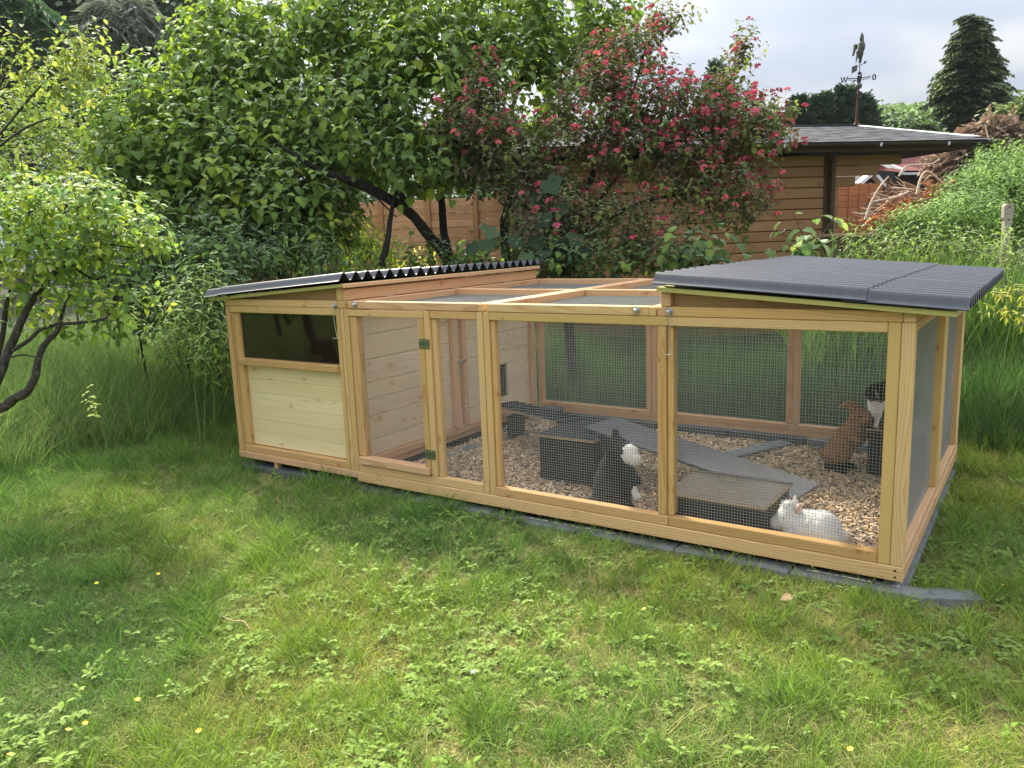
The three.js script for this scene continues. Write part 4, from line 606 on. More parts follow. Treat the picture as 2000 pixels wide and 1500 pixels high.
const LG = {
  heart: [leafGeo([0.05, 0.36, 0.39, 0.33, 0.2, 0.02], { fold: 0.3, curl: 0.34 }), leafGeo([0.05, 0.33, 0.37, 0.3, 0.18, 0.02], { fold: 0.5, curl: 0.2 }), leafGeo([0.05, 0.36, 0.40, 0.34, 0.2, 0.02], { fold: 0.12, curl: 0.42 })],
  oval: [leafGeo([0.03, 0.26, 0.32, 0.24, 0.02], { fold: 0.35, curl: 0.3 }), leafGeo([0.03, 0.28, 0.34, 0.26, 0.02], { fold: 0.12, curl: 0.45 })],
  small: [leafGeo([0.02, 0.22, 0.2, 0.01], { fold: 0.3, curl: 0.25 })], lance: [leafGeo([0.02, 0.13, 0.12, 0.01], { fold: 0.35, curl: 0.3 }), leafGeo([0.02, 0.12, 0.1, 0.01], { fold: 0.2, curl: 0.5 })],
};
function clusterGeo(n, len, spread, seed, w = 0.3, flat = 0.7) { // a sprig of leaves for far crowns
  const R = rng(seed), gs = [], q = new THREE.Object3D(); for (let i = 0; i < n; i++) { const g = leafGeo([0.02, w, w * 0.9, 0.02], { curl: 0.2, base: [1, 1, 1].map(() => 0.85 + R() * 0.3), mid: [1, 1, 1] }); q.position.set((R() - 0.5) * spread, (R() - 0.5) * spread * flat, (R() - 0.5) * spread); q.rotation.set((R() - 0.3) * 1.1, R() * 6.28, (R() - 0.5) * 0.9); q.scale.setScalar(len * (0.7 + R() * 0.6)); q.updateMatrix(); gs.push(g.applyMatrix4(q.matrix)); } return mergeGeometries(gs);
}
function basis(pos, dir, up, s, sw = 1) { const z = dir.clone().normalize(), x = up.clone().cross(z); if (x.lengthSq() < 1e-6) x.set(1, 0, 0); x.normalize(); const y = z.clone().cross(x); const m = new THREE.Matrix4().makeBasis(x.multiplyScalar(s * sw), y.multiplyScalar(s), z.multiplyScalar(s)); m.setPosition(pos); return m; }
const GK = 1.75, UP = V(0, 1, 0), twigGeo = new THREE.CylinderGeometry(0.5, 1, 1, 5).translate(0, 0.5, 0);
function ball(R) { let x, y, z; do { x = R() * 2 - 1; y = R() * 2 - 1; z = R() * 2 - 1; } while (x * x + y * y + z * z > 1); return [x, y, z]; }
// blobs: [px, py, rx px, ry px, depth m, rz m, twigs]; leaves in pairs along short shoots
function foliage(parent, { blobs, seed, size, pairs = 3, shape, mat = LEAF, palette, shell = 0.5, rise = 0.7, droop = 0.35, gap = 0.75, twigs = true, pieces = 0, pieceMats, clip, whorl = 1 }) {
  const R = rng(seed), L = shape.map(() => [[], []]), T = [], all = [], tops = [];
  for (const [px, py, rx, ry, dep, rz, nt] of blobs) {
    const c = P(px, py, dep), k = dep / FPX;
    for (let i = 0; i < nt; i++) {
      let b = ball(R); const l = Math.hypot(...b) || 1, ln = Math.pow(l, shell); b = b.map((q) => q / l * ln);
      const p = c.clone().addScaledVector(RIGHT, b[0] * rx * k).addScaledVector(UPC, b[1] * ry * k).addScaledVector(FWD, b[2] * rz);
      if (p.y < GROUND + 0.03 || (clip && !clip(p))) continue;
      const d = RIGHT.clone().multiplyScalar(b[0]).addScaledVector(UPC, b[1]).addScaledVector(FWD, b[2]).multiplyScalar(0.8).addScaledVector(UP, rise).add(V(R() - 0.5, R() - 0.5, R() - 0.5)).normalize(), len = size * gap * pairs * (0.8 + 0.5 * R());
      if (twigs) T.push(new THREE.Matrix4().compose(p.clone().addScaledVector(d, -size * 1.2), new THREE.Quaternion().setFromUnitVectors(UP, d), V(size * 0.028, len + size * 1.2, size * 0.028)));
      let side = UP.clone().cross(d); if (side.lengthSq() < 0.01) side.set(1, 0, 0); side.normalize(); side.applyAxisAngle(d, R() * 3);
      tops.push([p.clone().addScaledVector(d, len), d]);
      const pc = palette[Math.floor(R() * palette.length)], tone = 0.82 + 0.36 * R();
      for (let j = 0; j < pairs; j++) { side.applyAxisAngle(d, 1.45 + R() * 0.3);
        for (const sg of [-1, 1]) { if (R() < 0.06) continue; const q = p.clone().addScaledVector(d, len * j / Math.max(1, pairs - 1)).addScaledVector(side, sg * size * 0.06), dir = side.clone().multiplyScalar(sg).addScaledVector(d, 0.25 + 0.5 * j / pairs).addScaledVector(UP, -droop * (0.5 + R())).add(V(R() - 0.5, R() - 0.5, R() - 0.5).multiplyScalar(0.5)).normalize(), up = UP.clone().multiplyScalar(0.9).addScaledVector(d, 0.4).add(V(R() - 0.5, R() - 0.5, R() - 0.5).multiplyScalar(0.7)), s = size * (0.7 + 0.5 * R()) * (j === pairs - 1 ? 0.75 : 1), g = Math.floor(R() * shape.length), v = tone * (0.85 + R() * 0.3);
          all.push({ m: basis(q, dir, up, s), g, c: col(pc[0] * v * GK * 1.1, pc[1] * v * GK, pc[2] * v * GK * 0.75), q, s, pi: palette.indexOf(pc) }); } }
    }
  }
  if (pieces) { // the leaves seen nearest and whole are leaves of their own
    const cell = new Map(); for (const a of all) { const v = a.q.clone().sub(camera.position), z = v.dot(FWD), x = v.dot(RIGHT) / z * FPX + 1000, y = 750 - v.dot(UPC) / z * FPX; if (x < 5 || x > 1995 || y < 5 || y > 1495 || z < 0.5) continue; const k = Math.floor(x / 26) + ',' + Math.floor(y / 26), o = cell.get(k); if (!o || z < o.z) cell.set(k, { a, z }); }
    const pick = [...cell.values()].sort((p, q) => p.z - q.z).slice(0, pieces); for (const { a } of pick) { a.own = true; const o = mesh('leaf', shape[a.g], pieceMats[a.pi % pieceMats.length], parent); o.matrixAutoUpdate = true; a.m.decompose(o.position, o.quaternion, o.scale); }
  }
  for (const a of all) if (!a.own) { L[a.g][0].push(a.m); L[a.g][1].push(a.c); }
  L.forEach(([m, c], i) => m.length && copies('foliage', shape[i], mat, m, c, parent)); if (twigs && T.length) copies('twigs', twigGeo, M.twig, T, null, parent);
  return tops;
}
const bough = (parent, name, pts, mat, seed) => mesh(name, limb(pts.map(([x, y, d, r]) => { const p = P(x, y, d); return [p.x, p.y, p.z, r]; }), 8, seed, 0.22), mat, parent);
const toned = (mat, cs) => cs.map((c) => { const m = mat.clone(); m.color.setRGB(c[0] * GK * 1.1, c[1] * GK, c[2] * GK * 0.75); return m; });

// ---------------------------------------------------------------- lilac
{
  const b = P(878, 560, 7.4), t = thing('lilac_tree', 'large green lilac with heart shaped leaves and dark forking trunk behind the hutch', 'tree');
  const g = [b.x, b.z];
  const trunk = mesh('trunk', limb([[b.x, GROUND - 0.05, b.z, 0.075], [...P(873, 505, 7.35).toArray(), 0.06], [...P(838, 462, 7.3).toArray(), 0.05], [...P(800, 415, 7.2).toArray(), 0.046], [...P(740, 378, 7.1).toArray(), 0.044], [...P(680, 352, 6.9).toArray(), 0.034], [...P(620, 330, 6.8).toArray(), 0.024], [...P(540, 280, 6.7).toArray(), 0.012]], 9, 3, 0.2), M.barkDark, t);
  bough(t, 'branch', [[882, 520, 7.4, 0.05], [868, 460, 7.5, 0.04], [862, 390, 7.5, 0.034], [850, 310, 7.5, 0.026], [880, 200, 7.5, 0.014]], M.barkDark, 5); bough(t, 'branch', [[745, 520, 7.0, 0.035], [757, 470, 7.0, 0.026], [762, 430, 7.1, 0.022], [770, 390, 7.1, 0.018], [800, 300, 7.1, 0.012]], M.barkDark, 6);
  bough(t, 'branch', [[800, 415, 7.2, 0.03], [760, 330, 7.1, 0.024], [700, 230, 7.0, 0.016], [650, 120, 7.0, 0.01]], M.barkDark, 7); bough(t, 'branch', [[990, 520, 7.6, 0.05], [985, 430, 7.6, 0.044], [1000, 370, 7.6, 0.036], [985, 280, 7.6, 0.026], [1020, 150, 7.7, 0.016]], M.barkDark, 8);
  bough(t, 'branch', [[520, 540, 7.4, 0.03], [490, 500, 7.4, 0.026], [440, 460, 7.3, 0.02], [400, 400, 7.2, 0.014]], M.barkDark, 9); bough(t, 'branch', [[560, 545, 7.4, 0.05], [520, 500, 7.4, 0.04], [500, 420, 7.4, 0.03], [460, 330, 7.4, 0.02], [420, 230, 7.4, 0.012]], M.barkDark, 11);
  bough(t, 'branch', [[720, 370, 7.0, 0.01], [750, 400, 7.0, 0.008], [775, 425, 7.0, 0.004]], M.barkDark, 10);
  const pal = [[0.125, 0.205, 0.032], [0.095, 0.175, 0.034], [0.075, 0.145, 0.036], [0.16, 0.24, 0.032], [0.085, 0.155, 0.04]];
  foliage(t, { seed: 11, size: 0.1, shape: LG.heart, palette: pal, pieces: 300, pieceMats: toned(LEAF, pal), pairs: 3, shell: 0.42, rise: 0.75, droop: 0.5, blobs: [[300, 240, 80, 70, 7.7, 0.6, 118], [330, 310, 110, 90, 7.5, 0.6, 202], [370, 190, 80, 70, 7.8, 0.5, 101], [440, 120, 80, 80, 7.9, 0.6, 126], [450, 50, 50, 60, 8.1, 0.5, 57], [500, 210, 110, 100, 7.7, 0.7, 219], [560, 80, 70, 60, 8.1, 0.6, 104], [620, 150, 110, 100, 8.0, 0.8, 202], [680, 40, 80, 70, 7.7, 0.7, 101], [740, 110, 110, 110, 7.7, 0.7, 219], [860, 70, 120, 100, 7.6, 0.8, 202], [840, 190, 120, 100, 7.3, 0.8, 219], [980, 60, 110, 100, 7.8, 0.8, 202], [1000, 190, 110, 90, 7.7, 0.7, 169], [1100, 70, 110, 90, 7.9, 0.7, 185], [1175, 60, 60, 80, 8, 0.6, 93], [1160, 130, 60, 50, 7.8, 0.4, 50], [700, 270, 110, 80, 7.3, 0.7, 185], [430, 330, 110, 90, 7.3, 0.6, 202], [560, 330, 110, 80, 7.4, 0.6, 202], [590, 410, 90, 70, 7.2, 0.5, 152], [490, 430, 90, 60, 7.2, 0.5, 143], [330, 390, 90, 80, 7.4, 0.5, 126], [400, 470, 110, 60, 7.3, 0.5, 126], [620, 470, 60, 40, 7.3, 0.4, 42], [830, 320, 100, 60, 7.1, 0.5, 118], [270, 420, 70, 70, 7.6, 0.5, 80], [930, 300, 70, 60, 7.5, 0.4, 59], [250, 330, 60, 70, 7.8, 0.5, 76]] });
}
// ---------------------------------------------------------------- flowering weigela
{
  const t = thing('weigela_bush', 'dark leaved bush full of pink flowers in front of the log cabin', 'bush'), base = P(1115, 560, 6.9), q = (x, y, d, r) => [...P(x, y, d).toArray(), r];
  mesh('trunk', limb([[base.x, GROUND - 0.03, base.z, 0.05], q(1110, 500, 6.9, 0.036), q(1130, 440, 6.9, 0.028), q(1150, 360, 6.9, 0.022), q(1190, 230, 6.9, 0.012), q(1215, 110, 6.9, 0.006)], 8, 3, 0.25), M.barkDark, t);
  const bs = [[[1105, 540, 6.95, 0.03], [1150, 460, 6.9, 0.022], [1230, 405, 6.8, 0.018], [1330, 380, 6.75, 0.012], [1420, 385, 6.7, 0.006], [1470, 440, 6.65, 0.003]], [[1100, 540, 6.9, 0.028], [1060, 430, 6.9, 0.02], [1020, 330, 6.8, 0.016], [950, 260, 6.8, 0.01], [940, 160, 6.8, 0.004]], [[1120, 500, 6.9, 0.024], [1180, 380, 6.95, 0.018], [1270, 280, 6.9, 0.014], [1390, 220, 6.8, 0.009], [1425, 160, 6.8, 0.006], [1455, 85, 6.8, 0.003]], [[1150, 360, 6.9, 0.018], [1230, 200, 6.9, 0.012], [1270, 80, 6.9, 0.007], [1325, 38, 6.9, 0.003]], [[1060, 430, 6.9, 0.014], [990, 370, 6.8, 0.012], [900, 270, 6.75, 0.008], [850, 250, 6.7, 0.003]], [[1270, 280, 6.9, 0.012], [1390, 270, 6.8, 0.008], [1480, 245, 6.7, 0.005], [1555, 240, 6.7, 0.002]], [[1110, 530, 6.9, 0.02], [1120, 440, 6.8, 0.016], [1090, 330, 6.8, 0.012]]];
  bs.forEach((p, i) => bough(t, 'branch', p, M.barkDark, 20 + i));
  for (const p of [[[1085, 235, 6.5, 0.008], [1080, 265, 6.5, 0.008], [1070, 284, 6.5, 0.007], [1050, 272, 6.5, 0.004]], [[1130, 285, 6.5, 0.004], [1115, 298, 6.5, 0.006], [1098, 305, 6.5, 0.005]], [[1300, 300, 6.5, 0.004], [1298, 345, 6.5, 0.005], [1320, 350, 6.5, 0.004], [1335, 330, 6.5, 0.003]], [[880, 265, 6.5, 0.003], [900, 275, 6.5, 0.005], [920, 270, 6.5, 0.004]]]) bough(t, 'dead_branch', p, M.barkPale, 30);
  const pal = [[0.085, 0.12, 0.034], [0.065, 0.06, 0.028], [0.06, 0.10, 0.03], [0.115, 0.15, 0.038], [0.085, 0.06, 0.032], [0.075, 0.11, 0.032]];
  const blobs = [[950, 250, 60, 60, 6.7, 0.4, 120], [900, 255, 50, 35, 6.7, 0.3, 60], [945, 180, 25, 35, 6.7, 0.2, 34], [1000, 320, 80, 60, 6.75, 0.4, 140], [940, 330, 60, 50, 6.8, 0.3, 60], [1060, 400, 70, 60, 6.8, 0.4, 90], [1190, 130, 45, 70, 6.8, 0.35, 110], [1240, 110, 40, 40, 6.8, 0.3, 60], [1275, 70, 22, 26, 6.9, 0.15, 26], [1310, 48, 26, 14, 6.9, 0.1, 22], [1170, 220, 80, 70, 6.7, 0.5, 190], [1260, 220, 70, 70, 6.7, 0.45, 170], [1330, 240, 70, 60, 6.7, 0.4, 150], [1400, 215, 50, 40, 6.75, 0.3, 90], [1425, 165, 16, 35, 6.8, 0.12, 34], [1447, 105, 12, 26, 6.8, 0.08, 26], [1440, 255, 60, 45, 6.65, 0.35, 120], [1500, 235, 40, 22, 6.65, 0.2, 44], [1480, 290, 45, 30, 6.6, 0.25, 60], [1120, 310, 90, 60, 6.8, 0.45, 120], [1230, 310, 80, 50, 6.75, 0.4, 100], [1360, 310, 70, 40, 6.7, 0.35, 80], [1400, 375, 60, 35, 6.65, 0.3, 78], [1460, 370, 40, 45, 6.6, 0.25, 60], [1440, 425, 50, 22, 6.6, 0.2, 52], [1300, 370, 40, 30, 6.75, 0.2, 30], [1120, 420, 70, 60, 6.8, 0.4, 80], [1170, 490, 80, 50, 6.8, 0.35, 70], [1060, 500, 60, 45, 6.8, 0.3, 50], [1240, 440, 60, 40, 6.8, 0.3, 36], [1270, 500, 50, 35, 6.75, 0.25, 40], [1360, 420, 30, 30, 6.7, 0.2, 18], [1180, 440, 100, 50, 6.75, 0.4, 90], [1080, 460, 70, 50, 6.75, 0.35, 60], [1330, 340, 60, 40, 6.7, 0.3, 60]];
  const tops = foliage(t, { seed: 23, size: 0.055, shape: LG.oval.concat(LG.small), palette: pal, pairs: 4, shell: 0.6, rise: 0.7, droop: 0.25, mat: LEAF, blobs });
  // trumpet flowers in small clusters on the shoots
  const R = rng(41), fg = []; const flower = () => { const m = new MB(), n = 5, tl = 0.55, c0 = [0.9, 0.75, 0.9], c1 = [1.1, 1.1, 1.05]; const ring = (z, r, c, tw) => Array.from({ length: n * 2 }, (_, i) => { const a = i / (n * 2) * 6.283 + tw, rr = r * (i % 2 ? 0.62 : 1); return m.v([Math.cos(a) * rr, Math.sin(a) * rr, z + (i % 2 ? -0.03 : 0)], [0, 0, 1], [0, 0], c); }); const r = [ring(0, 0.06, c0, 0), ring(tl * 0.7, 0.16, c0, 0), ring(tl, 0.3, c1, 0), ring(tl + 0.1, 0.56, c1, 0)]; for (let k = 0; k < 3; k++) for (let i = 0; i < n * 2; i++) { const j = (i + 1) % (n * 2); m.i.push(r[k][i], r[k][j], r[k + 1][i], r[k][j], r[k + 1][j], r[k + 1][i]); } const g = m.geo(); g.computeVertexNormals(); return g; };
  for (let k = 0; k < 4; k++) { const gs = [], q = new THREE.Object3D(); for (let i = 0; i < 4 + k; i++) { const d = V(R() - 0.5, R() * 0.9 - 0.15, R() - 0.5).normalize(); q.position.copy(d).multiplyScalar(0.012); q.quaternion.setFromUnitVectors(V(0, 0, 1), d); q.scale.setScalar(0.032 + R() * 0.012); q.updateMatrix(); gs.push(flower().applyMatrix4(q.matrix)); } fg.push(mergeGeometries(gs)); }
  const pinks = [[0.68, 0.10, 0.17], [0.74, 0.16, 0.23], [0.52, 0.06, 0.12], [0.70, 0.16, 0.17]].map((c) => { const m = leafMat({ transmission: 0.3 }); m.color.setRGB(...c); return m; });
  const cand = tops.map(([p, d]) => { const v = p.clone().sub(camera.position), z = v.dot(FWD), x = v.dot(RIGHT) / z * FPX + 1000, y = 750 - v.dot(UPC) / z * FPX; return { p, z, w: 0.45 * n3(x * 0.016, y * 0.016, 3) + 0.7 * n3(x * 0.06, y * 0.06, 9) - (z - 6.4) * 0.9 + (x > 1160 ? 0.12 : 0) - (y > 380 && x < 1350 ? 0.25 : 0) }; }).sort((a, b) => b.w - a.w);
  cand.slice(0, 295).forEach(({ p }, i) => { const o = mesh('flower_cluster', fg[i % 4], pinks[Math.floor(R() * 4)], t); o.position.copy(p); o.rotation.set(R() * 1, R() * 6.28, R() * 0.6); o.scale.setScalar(0.58 + R() * 0.4); });
  const rest = cand.slice(295, 640).map(({ p }) => new THREE.Matrix4().compose(p, new THREE.Quaternion().setFromEuler(new THREE.Euler(R(), R() * 6, R())), V(1, 1, 1).multiplyScalar(0.4 + R() * 0.3))); copies('flower_clusters', fg[1], pinks[2], rest, null, t);
}
// ---------------------------------------------------------------- apple tree at the left edge
{
  const t = thing('apple_tree', 'apple tree with lichened crooked branches and bright leaves at the left edge', 'tree'), d = 4.5, r0 = P(-190, 900, 4.3), q = (x, y, dd, r) => [...P(x, y, dd).toArray(), r];
  mesh('trunk', limb([[r0.x, GROUND - 0.05, r0.z, 0.08], q(-150, 820, 4.35, 0.06), q(-70, 790, 4.4, 0.04), q(0, 798, d, 0.028), q(28, 778, d, 0.025), q(52, 765, d, 0.023), q(67, 740, d, 0.021), q(74, 706, d, 0.02), q(82, 680, d, 0.018), q(97, 662, d, 0.017), q(112, 645, d, 0.014), q(119, 620, d, 0.011), q(135, 575, d, 0.006)], 9, 3, 0.25), M.bark, t);
  [[[-120, 830, 4.38, 0.05], [-40, 790, 4.45, 0.034], [0, 732, d, 0.026], [13, 692, d, 0.024], [35, 644, d, 0.022], [54, 602, d, 0.02], [80, 564, d, 0.018], [106, 532, d, 0.015], [133, 515, d, 0.01], [175, 470, d, 0.006]], [[22, 686, d, 0.012], [54, 666, d, 0.011], [80, 644, d, 0.01], [112, 634, d, 0.01], [160, 630, d, 0.009], [208, 620, d, 0.006], [237, 577, d, 0.003]], [[15, 699, d, 0.006], [45, 693, d, 0.005], [72, 698, d, 0.004]], [[-20, 740, 4.7, 0.02], [4, 660, 4.7, 0.015], [12, 600, 4.7, 0.013], [22, 560, 4.7, 0.009], [30, 470, 4.7, 0.004]], [[133, 515, d, 0.008], [186, 545, d, 0.007], [215, 535, d, 0.006], [262, 540, d, 0.003]], [[106, 532, d, 0.008], [150, 470, d, 0.006], [230, 480, d, 0.005], [305, 490, d, 0.002]], [[190, 505, d, 0.004], [230, 522, d, 0.003], [300, 500, d, 0.002]], [[20, 455, d, 0.005], [70, 440, d, 0.004], [105, 428, d, 0.003], [150, 400, d, 0.002]], [[-60, 720, 4.6, 0.02], [-20, 560, 4.7, 0.014], [20, 455, d, 0.008], [-10, 380, d, 0.004]]].forEach((p, i) => bough(t, 'branch', p, M.bark, 50 + i));
  const pal = [[0.17, 0.26, 0.04], [0.13, 0.225, 0.042], [0.09, 0.185, 0.045], [0.21, 0.28, 0.045], [0.075, 0.15, 0.05]];
  const tops = foliage(t, { seed: 61, size: 0.058, shape: LG.oval, palette: pal, pieces: 300, pieceMats: toned(LEAF, pal), pairs: 3, shell: 0.55, rise: 0.55, droop: 0.25, blobs: [[30, 440, 70, 55, 4.5, 0.35, 54], [110, 415, 90, 40, 4.5, 0.35, 66], [190, 430, 80, 50, 4.5, 0.35, 64], [250, 470, 60, 45, 4.5, 0.3, 41], [80, 490, 100, 45, 4.5, 0.35, 59], [180, 500, 80, 35, 4.5, 0.3, 41], [130, 555, 100, 40, 4.6, 0.3, 46], [40, 560, 60, 50, 4.7, 0.3, 32], [220, 590, 80, 30, 4.6, 0.25, 30], [20, 385, 40, 35, 4.6, 0.3, 21], [190, 385, 30, 20, 4.5, 0.15, 8], [300, 490, 20, 20, 4.5, 0.12, 5], [180, 640, 90, 22, 4.7, 0.2, 18], [-60, 480, 60, 80, 4.6, 0.4, 36], [30, 640, 40, 30, 4.8, 0.3, 8]] });
  const R = rng(5), bl = std({ color: col(0.78, 0.74, 0.72), roughness: 0.8 }), bg = mergeGeometries([0, 1, 2, 3, 4].map((k) => leafGeo([0.05, 0.4, 0.4, 0.1], { curl: -0.3 }).scale(0.012, 0.012, 0.012).rotateY(k * 1.257))); tops.filter(() => R() < 0.075).slice(0, 42).forEach(([p]) => { const o = mesh('blossom', bg, bl, t); o.position.copy(p); o.rotation.set(R(), R() * 6, R()); });
}
{ // loose twiggy growth at the far left, above
  const t = thing('young_tree', 'thin arching twigs with sparse yellow green leaves above the apple tree', 'tree'), d = 6.2;
  [[[-60, 330, d, 0.012], [0, 170, d, 0.01], [35, 95, d, 0.008], [80, 60, d, 0.006], [125, 62, d, 0.003]], [[-60, 330, d, 0.012], [10, 250, d, 0.009], [60, 190, d, 0.008], [110, 135, d, 0.004]], [[-20, 300, d, 0.01], [50, 250, d, 0.008], [100, 230, d, 0.005]], [[-80, 700, 6.4, 0.03], [-70, 450, 6.4, 0.02], [-50, 320, d, 0.014]]].forEach((p, i) => bough(t, 'branch', p, M.bark, 70 + i));
  const pal = [[0.15, 0.22, 0.05], [0.12, 0.19, 0.045], [0.18, 0.22, 0.06]];
  foliage(t, { seed: 71, size: 0.06, shape: LG.oval, palette: pal, pairs: 3, shell: 0.7, blobs: [[100, 115, 60, 30, d, 0.3, 34], [180, 90, 30, 25, d, 0.2, 14], [180, 130, 40, 30, d, 0.2, 18], [40, 130, 50, 40, d, 0.3, 14], [10, 95, 30, 20, d, 0.2, 8], [130, 165, 60, 30, d, 0.3, 20], [70, 180, 60, 40, d, 0.3, 16]] });
}
// ---------------------------------------------------------------- shrubs
const GREENSTEM = std({ color: col(0.16, 0.24, 0.06), roughness: 0.8 });
function shrub(name, label, cat, o, group) { const t = thing(name, label, cat, [0, 0, 0], 0, group), R = rng(o.seed + 9); for (const [x, y, dd] of o.stems || []) { const a = P(x, y, dd), g = V(a.x + (R() - 0.5) * 0.2, GROUND - 0.03, a.z + (R() - 0.5) * 0.2); mesh('stem', limb([[g.x, g.y, g.z, o.st || 0.014], [lerp(g.x, a.x, 0.5) + (R() - 0.5) * 0.1, (g.y + a.y) / 2, lerp(g.z, a.z, 0.5), (o.st || 0.014) * 0.7], [a.x, a.y, a.z, (o.st || 0.014) * 0.35]], 6, o.seed, 0.2), o.st ? GREENSTEM : M.barkDark, t); } foliage(t, o); return t; }
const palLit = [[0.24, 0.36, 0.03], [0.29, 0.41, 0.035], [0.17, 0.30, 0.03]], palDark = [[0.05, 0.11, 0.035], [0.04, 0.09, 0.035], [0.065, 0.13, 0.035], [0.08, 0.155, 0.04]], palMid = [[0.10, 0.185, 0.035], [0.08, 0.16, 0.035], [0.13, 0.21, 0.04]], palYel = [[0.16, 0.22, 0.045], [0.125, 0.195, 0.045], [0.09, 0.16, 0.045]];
shrub('hazel_shrub', 'loose yellow green bush behind the apple tree at the left edge', 'bush', { seed: 81, size: 0.075, shape: LG.oval, palette: palYel, pairs: 3, stems: [[40, 300, 9], [120, 330, 9], [170, 260, 8.6]], blobs: [[50, 290, 110, 90, 9, 0.9, 170], [150, 240, 90, 60, 8.6, 0.7, 120], [110, 340, 110, 60, 8.4, 0.7, 120], [200, 190, 60, 40, 8.5, 0.5, 50], [30, 220, 60, 40, 9, 0.5, 34]] });
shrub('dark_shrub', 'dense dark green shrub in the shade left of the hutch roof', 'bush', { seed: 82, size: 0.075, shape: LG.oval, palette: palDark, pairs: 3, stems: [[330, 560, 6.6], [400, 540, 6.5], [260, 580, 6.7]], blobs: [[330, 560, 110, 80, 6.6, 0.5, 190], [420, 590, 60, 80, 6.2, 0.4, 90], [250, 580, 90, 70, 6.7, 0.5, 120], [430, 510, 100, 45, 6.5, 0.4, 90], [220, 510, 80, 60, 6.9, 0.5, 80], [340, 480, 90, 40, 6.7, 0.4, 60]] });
shrub('nettle_clump', 'clump of leafy nettles beside the left wall of the hutch', 'plant', { seed: 83, st: 0.005, size: 0.07, shape: LG.lance, palette: palMid, pairs: 5, rise: 1.3, shell: 0.8, stems: [[400, 620, 5.6], [420, 600, 5.6], [370, 660, 5.6], [390, 590, 5.7]], blobs: [[400, 650, 55, 70, 5.7, 0.35, 70], [360, 690, 60, 50, 5.7, 0.35, 50], [410, 590, 40, 40, 5.8, 0.3, 34], [430, 720, 40, 40, 5.6, 0.3, 30]] });
shrub('sapling', 'bright yellow green lance leaved shrub in front of the slatted fence', 'bush', { seed: 84, size: 0.085, shape: LG.lance, palette: palLit, pairs: 5, rise: 1.0, gap: 0.4, stems: [[640, 470, 7.6], [680, 480, 7.6], [600, 480, 7.6]], blobs: [[600, 480, 70, 50, 7.7, 0.4, 60], [680, 480, 60, 40, 7.6, 0.35, 50], [560, 500, 60, 40, 7.6, 0.35, 50], [640, 520, 110, 30, 7.4, 0.4, 70], [780, 515, 60, 22, 7.4, 0.3, 28], [720, 500, 50, 25, 7.5, 0.3, 24]] });
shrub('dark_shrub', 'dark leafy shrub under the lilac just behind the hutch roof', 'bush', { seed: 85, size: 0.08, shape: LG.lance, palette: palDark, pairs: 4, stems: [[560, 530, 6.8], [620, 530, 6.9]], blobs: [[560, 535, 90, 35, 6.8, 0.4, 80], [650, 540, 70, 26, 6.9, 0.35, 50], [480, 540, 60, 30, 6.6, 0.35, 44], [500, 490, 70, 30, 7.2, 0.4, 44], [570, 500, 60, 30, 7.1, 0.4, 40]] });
shrub('ivy_shrub', 'green leafy undergrowth between lilac trunk and flowering bush', 'bush', { seed: 86, size: 0.062, shape: LG.heart, palette: palDark.concat(palDark, palMid.slice(0, 1)), pairs: 3, stems: [[900, 490, 7.2], [940, 500, 7.2]], blobs: [[900, 505, 40, 24, 7.2, 0.3, 16], [950, 515, 60, 24, 7.1, 0.3, 26], [1010, 500, 60, 40, 7.1, 0.3, 36], [860, 520, 60, 20, 7.1, 0.3, 22], [820, 500, 22, 26, 7, 0.15, 8], [1180, 515, 90, 35, 6.7, 0.35, 60], [1290, 515, 60, 25, 6.6, 0.3, 40], [1090, 520, 80, 30, 6.7, 0.3, 50]] });
shrub('broadleaf_weed', 'big leaved dark weed just behind the left edge of the right roof', 'plant', { seed: 87, st: 0.005, size: 0.11, shape: LG.heart, palette: [[0.05, 0.105, 0.045], [0.06, 0.13, 0.045], [0.12, 0.2, 0.05]], pairs: 2, stems: [[1370, 500, 6.4], [1390, 505, 6.4]], blobs: [[1370, 505, 45, 22, 6.4, 0.2, 20], [1330, 510, 30, 16, 6.4, 0.15, 10], [1400, 520, 30, 12, 6.3, 0.15, 8]] });
shrub('broadleaf_weed', 'pale broad leaved weed in front of the cabin corner', 'plant', { seed: 88, st: 0.005, size: 0.13, shape: LG.heart, palette: [[0.10, 0.16, 0.09], [0.09, 0.17, 0.07], [0.15, 0.22, 0.07]], pairs: 2, stems: [[1580, 480, 6.6], [1574, 470, 6.6]], blobs: [[1580, 478, 22, 16, 6.6, 0.12, 12]] });
